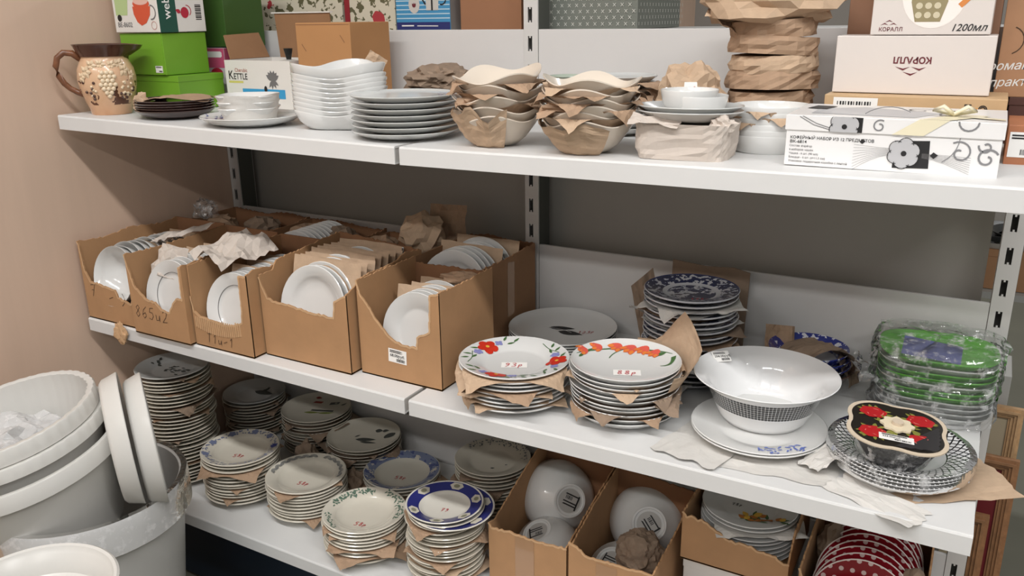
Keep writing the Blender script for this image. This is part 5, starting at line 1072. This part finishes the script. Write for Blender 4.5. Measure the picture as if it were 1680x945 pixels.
# tall pile of wrapped bowls
wx, wy = 1.580, -.165; zc = ZT(wx)
for k in range(7):
    n = 30; rows = 5; v = []; f = []; off = Vector((k * 3.1, k, 2)); h = .030; R = .078 + (.004 if k % 2 else 0)
    for i in range(rows):
        q = i / (rows - 1)
        for j in range(n):
            t = 2 * pi * j / n; u = noise.noise(off + Vector((cos(t) * 1.6, sin(t) * 1.6, q * 1.2))); u2 = abs(noise.noise(off + Vector((cos(t) * 2.8, sin(t) * 2.8, q * 2.0)))); r = R * (.93 + .07 * sin(pi * (.2 + .7 * q)) + .10 * u - .16 * u2)
            v.append((r * cos(t), r * sin(t), h * q))
    for i in range(rows - 1):
        for j in range(n): a, b, c, d_ = i * n + j, i * n + (j + 1) % n, (i + 1) * n + (j + 1) % n, (i + 1) * n + j; f += [(a, b, c), (a, c, d_)]
    f.append(tuple(range(n - 1, -1, -1))); f.append(tuple(range((rows - 1) * n, rows * n)))
    o = mk('wrapped_bowl', v, f, (KRAFT, KRAFT2, KRAFT)[k % 3], None, False, (wx + .003 * sin(k * 2), wy, zc + .0295 * k + .0005), (.05 * sin(k * 2.3), .05 * cos(k * 1.7), k)); tag(o, ('bottom' if k == 0 else ORD[7 - k]) + ' paper wrapped bowl ' + ('' if k == 0 else 'from the top ') + 'in the tall wrapped pile', 'wrapped bowl', 'tall wrapped pile')
crumpled('wrapped_bowl', 'large crumpled paper bundle crowning the tall wrapped pile', (wx - .010, wy - .015, zc + .236), (.112, .088, .048), 111, KRAFT2, .42, .2, 'wrapped bowl', 3)
sheet('wrapping_paper', 'kraft flap sticking out to the left of the paper bundle', (wx - .085, wy - .03, zc + .205), .035, .03, (radians(20), radians(25), .3), 113, KRAFT2, .012, 8)
# white baking dishes
bkm = lathe_mesh('baking_dish', [(0, .004), (.050, .004), (.055, .008), (.0605, .028), (.062, .0285), (.0625, .027), (.057, .004), (.054, 0), (0, 0)], WHITEC, 48)
ix, iy = 1.615, -.318
for k in range(6): o = link('baking_dish', bkm, None, (ix + .002 * (k % 2), iy, ZT(ix) + .0003 + .0092 * k)); tag(o, ('bottom' if k == 0 else ORD[5 - k]) + ' round white baking dish ' + ('' if k in (0, 5) else 'from the top ') + 'in the stack beside the gift box', 'dish', 'round baking dishes')
for i, k in enumerate((2, 3, 4)):
    inner = [(0, .006), (.055, .010), (.0605, .029), (.062, .030)]; o = link('wrapping_paper', drape_sheet(.0625, .058, .056, .3 + i, inner, 120 + i, 1.2, KRAFT2, 14), None, (ix, iy, ZT(ix) + .0092 * k)); tag(o, 'kraft sheet over the ' + ORD[5 - k] + ' baking dish from the top', 'paper', 'kraft between baking dishes')

def swirl(polys, *a):
    cur = []; last = None
    for q in polys:      # a new stroke starts where a strip does not touch the last one
        if last and min(hypot(q[0][0] - p[0], q[0][1] - p[1]) for p in last) > .004: decal('printed_swirl', cur, *a); cur = []
        cur.append(q); last = q
    decal('printed_swirl', cur, *a)
# black and white gift box
gx0, gx1, gy0, gy1 = 1.671, 1.953, -.462, -.290; gzb = ZT(1.8); GW = mat('white gloss card', (228, 227, 226), .3)
gf = thing('gift_box', 'white coffee set gift box with black flower swirls and a cream ribbon', 'box', ((gx0 + gx1) / 2, (gy0 + gy1) / 2, gzb)); w, d = (gx1 - gx0) / 2, (gy1 - gy0) / 2
B().box(-w + .002, w - .002, -d + .002, d - .002, .0004, .058).build('box_base', GW, gf, bevel=.001)
gl_ = B().box(-w, w, -d, d, .052, .074).build('box_lid', GW, gf, bevel=.001)
F = on_plane((-w, -d + .002, 0), (1, 0, 0), (0, 0, 1)); FL = on_plane((-w, -d, 0), (1, 0, 0), (0, 0, 1)); TP = on_plane((-w, -d, .074), (1, 0, 0), (0, 1, 0))
def gflower(cx, cy, s, place, parent, clip=None):
    P1 = []; P2 = []; 
    for k in range(6):
        a = .4 + k * pi / 3; c = (cx + .55 * s * cos(a), cy + .55 * s * sin(a)); P1.append(ellipse(cx + .2 * s * cos(a), cy + .2 * s * sin(a), .5 * s, .5 * s, 0, 14)); P1.append(ellipse(c[0], c[1], .48 * s, .40 * s, a + 1.57, 14)); P2 += ribbon(arc(c[0], c[1], .46 * s, a - 1.4, a + 1.4, 10), .0009)
    cl = (lambda ps: [[(x, min(max(y, clip[0]), clip[1])) for x, y in p] for p in ps]) if clip else (lambda q: q)
    decal('printed_petals', cl(P1), mat('silver grey print', (182, 182, 184), .4), parent, place, .0008); decal('printed_petal_lines', cl(P2), INK, parent, place, .0012); decal('printed_flower_heart', cl([ellipse(cx, cy, .17 * s, .17 * s)]), INK, parent, place, .0014)
bs = [o for o in gf.children if o.name.startswith('box_base')][0]
lettering('КОФЕЙНЫЙ НАБОР ИЗ 12 ПРЕДМЕТОВ', .0060, INK, bs, (-w + .008, -d + .002, .0395), (1, 0, 0), (0, 0, 1), sx=1.0); lettering('ВК-6814', .0060, INK, bs, (-w + .008, -d + .002, .0335), (1, 0, 0), (0, 0, 1), sx=1.1)
for i, s in enumerate(('Состав: фарфор', '6 наборов чашек', 'Чашка - 6 шт. (90 мл)', 'Блюдце - 6 шт. (d=11,5 см)', 'Упаковка: подарочная коробка с лентой')): lettering(s, .0042, GREYINK, bs, (-w + .008, -d + .002, .0280 - i * .0056), (1, 0, 0), (0, 0, 1))
decal('black_square', [[(.150, .006), (.196, .008), (.194, .046), (.150, .044)]], INK, bs, F, .0005); gflower(.163, .027, .0215, F, bs)
[decal('fan_lines', P_, GREYINK, bs, F, .0006) for P_ in ([q for k in range(9) for q in ribbon([(.144 - .047 * t, .033 - .0012 * k + (.003 - .0034 * k) * t ** 1.6) for t in (0, .25, .5, .75, 1)], .00035)], [q for k in range(8) for q in ribbon([(.186 + .060 * t, .028 - .0008 * k - (.002 + .0024 * k) * t ** 1.5) for t in (0, .25, .5, .75, 1)], .00035)])]
swirl(ribbon(spiral(.232, .032, .016, .003, 2.2, -5.0), .0022) + ribbon(arc(.19, .052, .04, -1.0, .6, 8), .0010) + ribbon(spiral(.265, .026, .014, .003, .5, 7.5), .0026) + ribbon(spiral(.262, .042, .009, .003, 3.0, 8.5), .0024), mat('mid grey print', (128, 128, 130), .4), bs, F, .0006)
decal('diamonds', [[(.196, .026), (.201, .022), (.206, .027), (.200, .031)], [(.104, .040), (.108, .037), (.112, .041), (.108, .044)]], INK, bs, F, .0008)
decal('black_square', [[(.068, .0525), (.106, .0525), (.106, .0735), (.068, .0735)]], INK, gl_, FL, .0005); gflower(.082, .060, .021, FL, gl_, (.0522, .0738))
swirl(ribbon(spiral(.128, .063, .009, .003, 1.0, 8.0), .0018) + ribbon(arc(.14, .035, .055, 2.2, 1.1, 10), .0012) + ribbon([(.02, .072), (.04, .061), (.066, .054)], .0010) + ribbon([(.024, .073), (.044, .063), (.068, .056)], .0010) + ribbon(arc(.238, .074, .012, -3.1, -.05, 8), .0022), mat('mid grey print', (128, 128, 130)), gl_, FL, .0006)
decal('grey_top_print', [[(.03, .03), (.17, .02), (.20, .09), (.09, .14), (.03, .10)]], mat('silver grey print', (172, 172, 174)), gl_, TP, .0004); decal('black_top_print', [[(.012, .095), (.042, .085), (.05, .135), (.02, .14)], [(.20, .10), (.235, .10), (.23, .13), (.20, .13)]], INK, gl_, TP, .0008)
swirl(ribbon(spiral(.17, .12, .025, .006, 0, 6), .003) + ribbon(spiral(.22, .07, .025, .006, 2, 8), .003), GREYINK, gl_, TP, .0008)
SAT = mat('cream satin ribbon', (226, 218, 190), .35)
rbn = B(); rbn.poly([(-w + .145, -d - .0008, .0525), (-w + .185, -d - .0008, .0525), (-w + .215, -d - .0008, .0748), (-w + .178, -d - .0008, .0748)]); rbn.poly([(-w + .178, -d - .0008, .0750), (-w + .215, -d - .0008, .0750), (-w + .262, -d + .07, .0752), (-w + .225, -d + .085, .0752)]); rbn.poly([(-w + .20, -d + .055, .0756), (2 * w - w - .002, -d + .020, .0754), (2 * w - w - .002, -d + .034, .0754), (-w + .215, -d + .075, .0756)])
rbn.build('ribbon', SAT, gf)
B().tube([(.075, -.035, .078), (.062, -.05, .090), (.05, -.035, .083), (.075, -.035, .078), (.092, -.048, .090), (.102, -.03, .083), (.075, -.035, .078)], .0032, 6).build('ribbon_bow', SAT, gf, True)

# boxes behind the gift box
tn = pbox('tan_box', 'long tan box with a barcode under the white coral box', 1.687, 1.952, -.250, -.115, gzb, gzb + .086, mat('light tan card', (196, 164, 124), .6, var=(20, .05)))
decal('barcode', [[(-.112 + k * .0042, .060), (-.112 + k * .0042 + (.0026 if k % 3 else .0014), .060), (-.112 + k * .0042 + (.0026 if k % 3 else .0014), .076), (-.112 + k * .0042, .076)] for k in range(13)], INK, tn, front(tn), .0008); decal('barcode_ground', [[(-.118, .054), (-.05, .054), (-.05, .082), (-.118, .082)]], STICK, tn, front(tn), .0004)
lettering('Lern', .014, INK, tn, (.075, -tn['_d'], .078), (0, 0, -1), (1, 0, 0)); decal('printed_loop', ribbon(spiral(.100, .070, .006, .003, 0, 9), .0015), INK, tn, front(tn)); decal('orange_spot', [ellipse(.09, .064, .008, .008)], mat('amber print', (220, 150, 50), .5), tn, front(tn), .0004)
KOR = mat('white coral card', (216, 208, 202), .5)
k1 = pbox('coral_box', 'white box with an upside down КОРАЛЛ logo on the tan box', 1.692, 1.925, -.215, -.115, gzb + .087, gzb + .178, KOR)
lettering('КОРАЛЛ', .0135, MAROON, k1, (.030, -k1['_d'], .058), (-1, 0, 0), (0, 0, -1), bold=.03)
decal('printed_logo', [[(a + x * .011, b + y * .006) for x, y in q] for a, b in ((-.012, .040), (.012, .040), (0, .032)) for q in ([(-1, .5), (.1, -.5), (1, .5), (.1, 0)],)], MAROON, k1, front(k1))
k2 = pbox('coral_box', 'upright white КОРАЛЛ box printed 1200 мл with a glass jug picture', 1.742, 1.914, -.215, -.115, gzb + .179, gzb + .35, KOR)
lettering('КОРАЛЛ', .0085, MAROON, k2, (-.074, -k2['_d'], .006), (1, 0, 0), (0, 0, 1)); lettering('1200мл', .0150, INK, k2, (.030, -k2['_d'], .006), (1, 0, 0), (0, 0, 1), shear=.3)
decal('printed_logo', [[(a + x * .006, b + y * .0035) for x, y in ((-1, -.5), (.1, .5), (1, -.5), (.1, 0))] for a, b in ((-.066, .017), (-.053, .017), (-.0595, .0215))], MAROON, k2, front(k2))
decal('pale_circle', [ellipse(.002, .062, .046, .052, 0, 32)], mat('warm white print', (240, 232, 226), .5), k2, front(k2), .0003); decal('printed_glass_jug', [[(-.022, .020), (.014, .020), (.022, .050), (.018, .100), (-.026, .100), (-.030, .050)]], mat('olive glass print', (150, 138, 104), .4), k2, front(k2), .0007)
decal('printed_glass_facets', [ellipse(-.018 + i * .013, .030 + j * .014, .005, .005, 0, 10) for i in range(3) for j in range(5)], mat('pale glass print', (206, 196, 168), .4), k2, front(k2), .0011); decal('printed_handle', ribbon([(.040, .044), (.055, .060), (.075, .085)], .008), mat('amber orange print', (212, 134, 70), .4), k2, front(k2), .0007)
cf = pbox('craft_box', 'brown craft box with white script lettering at the right end of the top shelf', 1.930, 2.06, -.110, -.016, gzb + .078, gzb + .32, mat('craft brown card', (176, 132, 98), .7, var=(30, .05)))
decal('drawn_lines', ribbon([(-.045, .16), (-.05, .20), (-.015, .205), (-.02, .165), (-.045, .16)], .0016) + ribbon(arc(-.055, .09, .022, -1.2, 1.2, 8), .0016) + ribbon([(-.02, .12), (.0, .13), (.02, .13)], .0016) + ribbon([(-.005, .175), (.02, .17), (.03, .19)], .0016), BROWNINK, cf, front(cf))
lettering('романтично', .019, STICK, cf, (-.079, -cf['_d'], .042), (1, .0, .06), (-.06, 0, 1), shear=.3); lettering('практично', .019, STICK, cf, (-.074, -cf['_d'], .016), (1, .0, .06), (-.06, 0, 1), shear=.3)
db = pbox('dark_box', 'dark brown box under the craft box', 1.956, 2.05, -.108, -.016, gzb, gzb + .077, mat('dark chocolate card', (84, 52, 44), .6), seam=.012)
sb = pbox('small_box', 'small brown box with a barcode label at the right end of the top shelf', 1.957, 2.02, -.330, -.20, gzb, gzb + .058, mat('orange brown card', (168, 108, 74), .6))
price_sticker(sb, (-.028, -sb['_d'], .012), (1, 0, 0), (0, 0, 1), .035, .036, '', 12)
br = pbox('brown_carton', 'tall dark brown carton behind the wrapped pile and coral boxes', 1.690, 1.925, -.105, -.016, gzb, gzb + .33, mat('dark brown board', (142, 104, 80), .7, var=(8, .05)), seam=.02)  # the board of this carton is itself dark brown
0 and crumpled('crushed_paper', 'dark crumpled wrap squeezed between the wrapped pile and the coral box', (1.683, -.245, gzb + .155), (.022, .02, .03), 120, mat('dark wine wrap', (72, 44, 40), .6), .4)

# ------------------------------------------------------------------ planters on the floor at the left
RIBW = mat_thin_plastic('ribbed white plastic', (222, 220, 215), .2, .35)
def rimmed(R, h, taper, rimh, lip, thick=.004, ribs=0):
    rb = R * taper
    return [(0, .006), (rb - thick, .006), (R - lip - thick, h - rimh), (R - lip - thick + .001, h - .002), (R - lip, h), (R - .002, h), (R, h - .003), (R, h - rimh), (R - .003, h - rimh - .002), (R - lip, h - rimh - .001), (rb, .002), (rb - .004, 0), (0, 0)]
def ribfn(n, amp, hmin): return lambda a, r, z: ((r + (amp * (1 if int(a / (2 * pi) * n * 2) % 2 else 0) if z > hmin and r > .1 else 0)) * cos(a), (r + (amp * (1 if int(a / (2 * pi) * n * 2) % 2 else 0) if z > hmin and r > .1 else 0)) * sin(a), z)
tub = link('plastic_tub', lathe_mesh('plastic_tub', rimmed(.212, .53, .70, .075, .012), mat_thin_plastic('grey white plastic', (216, 215, 212), .2, .35), 64), None, (.288, -.788, 0)); tag(tub, 'large white plastic tub on the floor holding the leaning planters', 'tub')
me = lathe_mesh('film_cover', [(.201, .5335), (.2135, .5340), (.2160, .525), (.2168, .50), (.2170, .458)], FILMW, 64, lambda a, r, z: ((r + .0012 * noise.noise(Vector((cos(a) * 7, sin(a) * 7, z * 25)))) * cos(a), (r + .0012 * noise.noise(Vector((cos(a) * 7, sin(a) * 7, z * 25)))) * sin(a), z))
o = link('film_cover', me, None, (.288, -.788, 0)); tag(o, 'cloudy plastic film stretched over the tub rim', 'plastic film')
nrm = Vector((-.10, -.178, 1)).normalized(); qn = nrm.to_track_quat('Z', 'Y'); cpt = Vector((.223, -.888, .73))
def pot(name, label, R, h, off, taper, rimh, lip, m, nr=44, shift=(0, 0)):
    o = link(name, lathe_mesh(name, rimmed(R, h, taper, rimh, lip), m, nr * 4 if nr else 64, ribfn(nr, .0022, h - rimh + .004) if nr else None), None, cpt - nrm * (off + h) + Vector((shift[0], shift[1], 0))); o.rotation_mode = 'QUATERNION'; o.rotation_quaternion = qn; return tag(o, label, 'planter', 'nested planters')
pot('planter', 'topmost white planter with a ribbed rim and plastic bag inside', .176, .20, .0, .62, .034, .012, RIBW)
pot('planter', 'second ribbed rim planter just under the topmost one', .184, .22, .036, .62, .028, .012, RIBW)
pot('planter', 'largest smooth rimmed planter carrying the ribbed planters', .203, .225, .078, .66, .038, .010, PLASTW, 0, (.004, -.004))
crumpled('plastic_bag', 'crinkled clear plastic bag inside the topmost planter', cpt - nrm * .085 + Vector((-.01, 0, 0)), (.115, .11, .05), 131, FILMW, .5, 0, 'plastic bag', 4, freq=3.0)
sauc = [(0, .004), (.122, .004), (.130, .008), (.140, .036), (.144, .038), (.145, .036), (.135, .006), (.128, 0), (0, 0)]
sm = lathe_mesh('planter_saucer', sauc, PLASTW, 64)
for k, (c, n_, lb) in enumerate((((.418, -.735, .642), (.555, .825, .06), 'right white saucer standing on edge in the tub'), ((.392, -.772, .652), (.555, .825, .06), 'left white saucer standing on edge against the planters'))):
    o = link('planter_saucer', sm, None, c); o.rotation_mode = 'QUATERNION'; o.rotation_quaternion = Vector(n_).to_track_quat('Z', 'Y'); tag(o, lb, 'saucer', 'standing saucers')
fp = link('planter', lathe_mesh('planter', [(0, .02), (.072, .02), (.086, .53), (.092, .536), (.101, .560), (.111, .566), (.117, .592), (.127, .600), (.131, .609), (.136, .611), (.140, .608), (.1385, .590), (.130, .577), (.098, .02), (.095, 0), (0, 0)], PLASTW, 72), None, (.652, -1.129, 0)); tag(fp, 'stepped rim white planter in the bottom left foreground', 'planter')

# ------------------------------------------------------------------ right end: frames and boxes on the floor, far aisle
FR = mat('gilt brown frame wood', (150, 108, 74), .5, var=(60, .25)); FR2 = mat('pale frame wood', (188, 152, 112), .5, var=(60, .2))
def frame(label, x, y, z0, w, h, mw, m, rot, art=None):
    t = thing('picture_frame', label, 'picture frame', (x, y, z0), 0, 'leaning picture frames', rot=rot)
    def mould(p0, p1, a, b):   # one side of the frame with stepped profile
        bb = B(); d = (Vector(p1) - Vector(p0)).normalized(); inn_ = Vector((a, 0, b))
        for (s0, s1, dep) in ((0, .22, .018), (.22, .42, .026), (.42, .62, .020), (.62, .85, .014), (.85, 1, .009)):
            q = [Vector(p0) + inn_ * mw * s0 + d * mw * s0, Vector(p1) + inn_ * mw * s0 - d * mw * s0, Vector(p1) + inn_ * mw * s1 - d * mw * s1, Vector(p0) + inn_ * mw * s1 + d * mw * s1]
            i = len(bb.v); bb.v += [tuple(v_) for v_ in q] + [(v_.x, -dep, v_.z) for v_ in q]; bb.f += [tuple(i + k for k in g) for g in ((0, 1, 2, 3), (4, 5, 6, 7), (0, 1, 5, 4), (1, 2, 6, 5), (2, 3, 7, 6), (3, 0, 4, 7))]
        bb.build('moulding', m, t)
    mould((0, 0, 0), (w, 0, 0), 0, 1); mould((0, 0, h), (w, 0, h), 0, -1); mould((0, 0, 0), (0, 0, h), 1, 0); mould((w, 0, 0), (w, 0, h), -1, 0)
    B().box(mw * .9, w - mw * .9, -.004, .0, mw * .9, h - mw * .9).build('backing', art or mat('beige mount', (176, 162, 136), .7), t); return t
frame('tall brown moulded frame leaning at the far right below the shelf end', 1.90, .300, .001, .205, .505, .032, FR, (radians(-6), 0, 0), mat('deep red mount', (112, 26, 32), .6))
frame('front moulded picture frame with a beige mount beside the shelf post', 1.86, .225, .001, .200, .395, .034, FR, (radians(-5), 0, 0))
frame('pale wooden frame corner showing above the brown frames', 1.84, .395, .001, .262, .595, .030, FR2, (radians(-5), 0, 0))
rbx = pbox('grey_box', 'grey and red box standing behind the leaning frames', 1.80, 2.066, .470, .62, 0.001, .66, mat('grey printed card', (176, 176, 172), .5)); decal('red_band', [[(-.132, .0), (.132, .0), (.132, .50), (-.132, .50)]], mat('deep red card', (150, 24, 34), .5), rbx, front(rbx)); lettering('TE', .05, mat('red letter print', (170, 30, 50), .5), rbx, (.03, -rbx['_d'], .56), (1, 0, 0), (0, 0, 1))
# things on the far rack seen past the shelf end
rk_ = thing('far_rack', 'low dark rack far behind the right end of the shelves', 'rack', (2.15, 1.15, 0)); B().box(-.35, .35, -.18, .18, .70, .72).build('rack_board', mat('grey rack steel', (150, 150, 146), .5), rk_)
for sx in (-.33, .33):
    for sy in (-.16, .16): B().box(sx - .01, sx + .01, sy - .01, sy + .01, .001, .70).build('rack_leg', mat('grey rack steel', (150, 150, 146)), rk_)
pbox('brown_carton', 'brown carton on the far rack at the right edge', 1.86, 2.16, 1.0, 1.25, .721, .84, CARD2, seam=.02)
for k in range(4):
    o = link('black_tray', lathe_mesh('black_tray', [(0, .003), (.09, .003), (.11, .02), (.112, .02), (.092, 0), (0, 0)], mat('black plastic', (34, 36, 36)) if k % 2 else mat('pale steel bowl', (190, 190, 188), .3), 32), None, (2.0 + .09 * (k // 2), 1.10, .8415 + .021 * (k % 2))); tag(o, ('black tray under a pale bowl on the far carton', 'pale bowl on the far carton behind the post', 'dark tray on the far carton at the right edge', 'pale bowl on the far carton at the right edge')[k], 'tray')
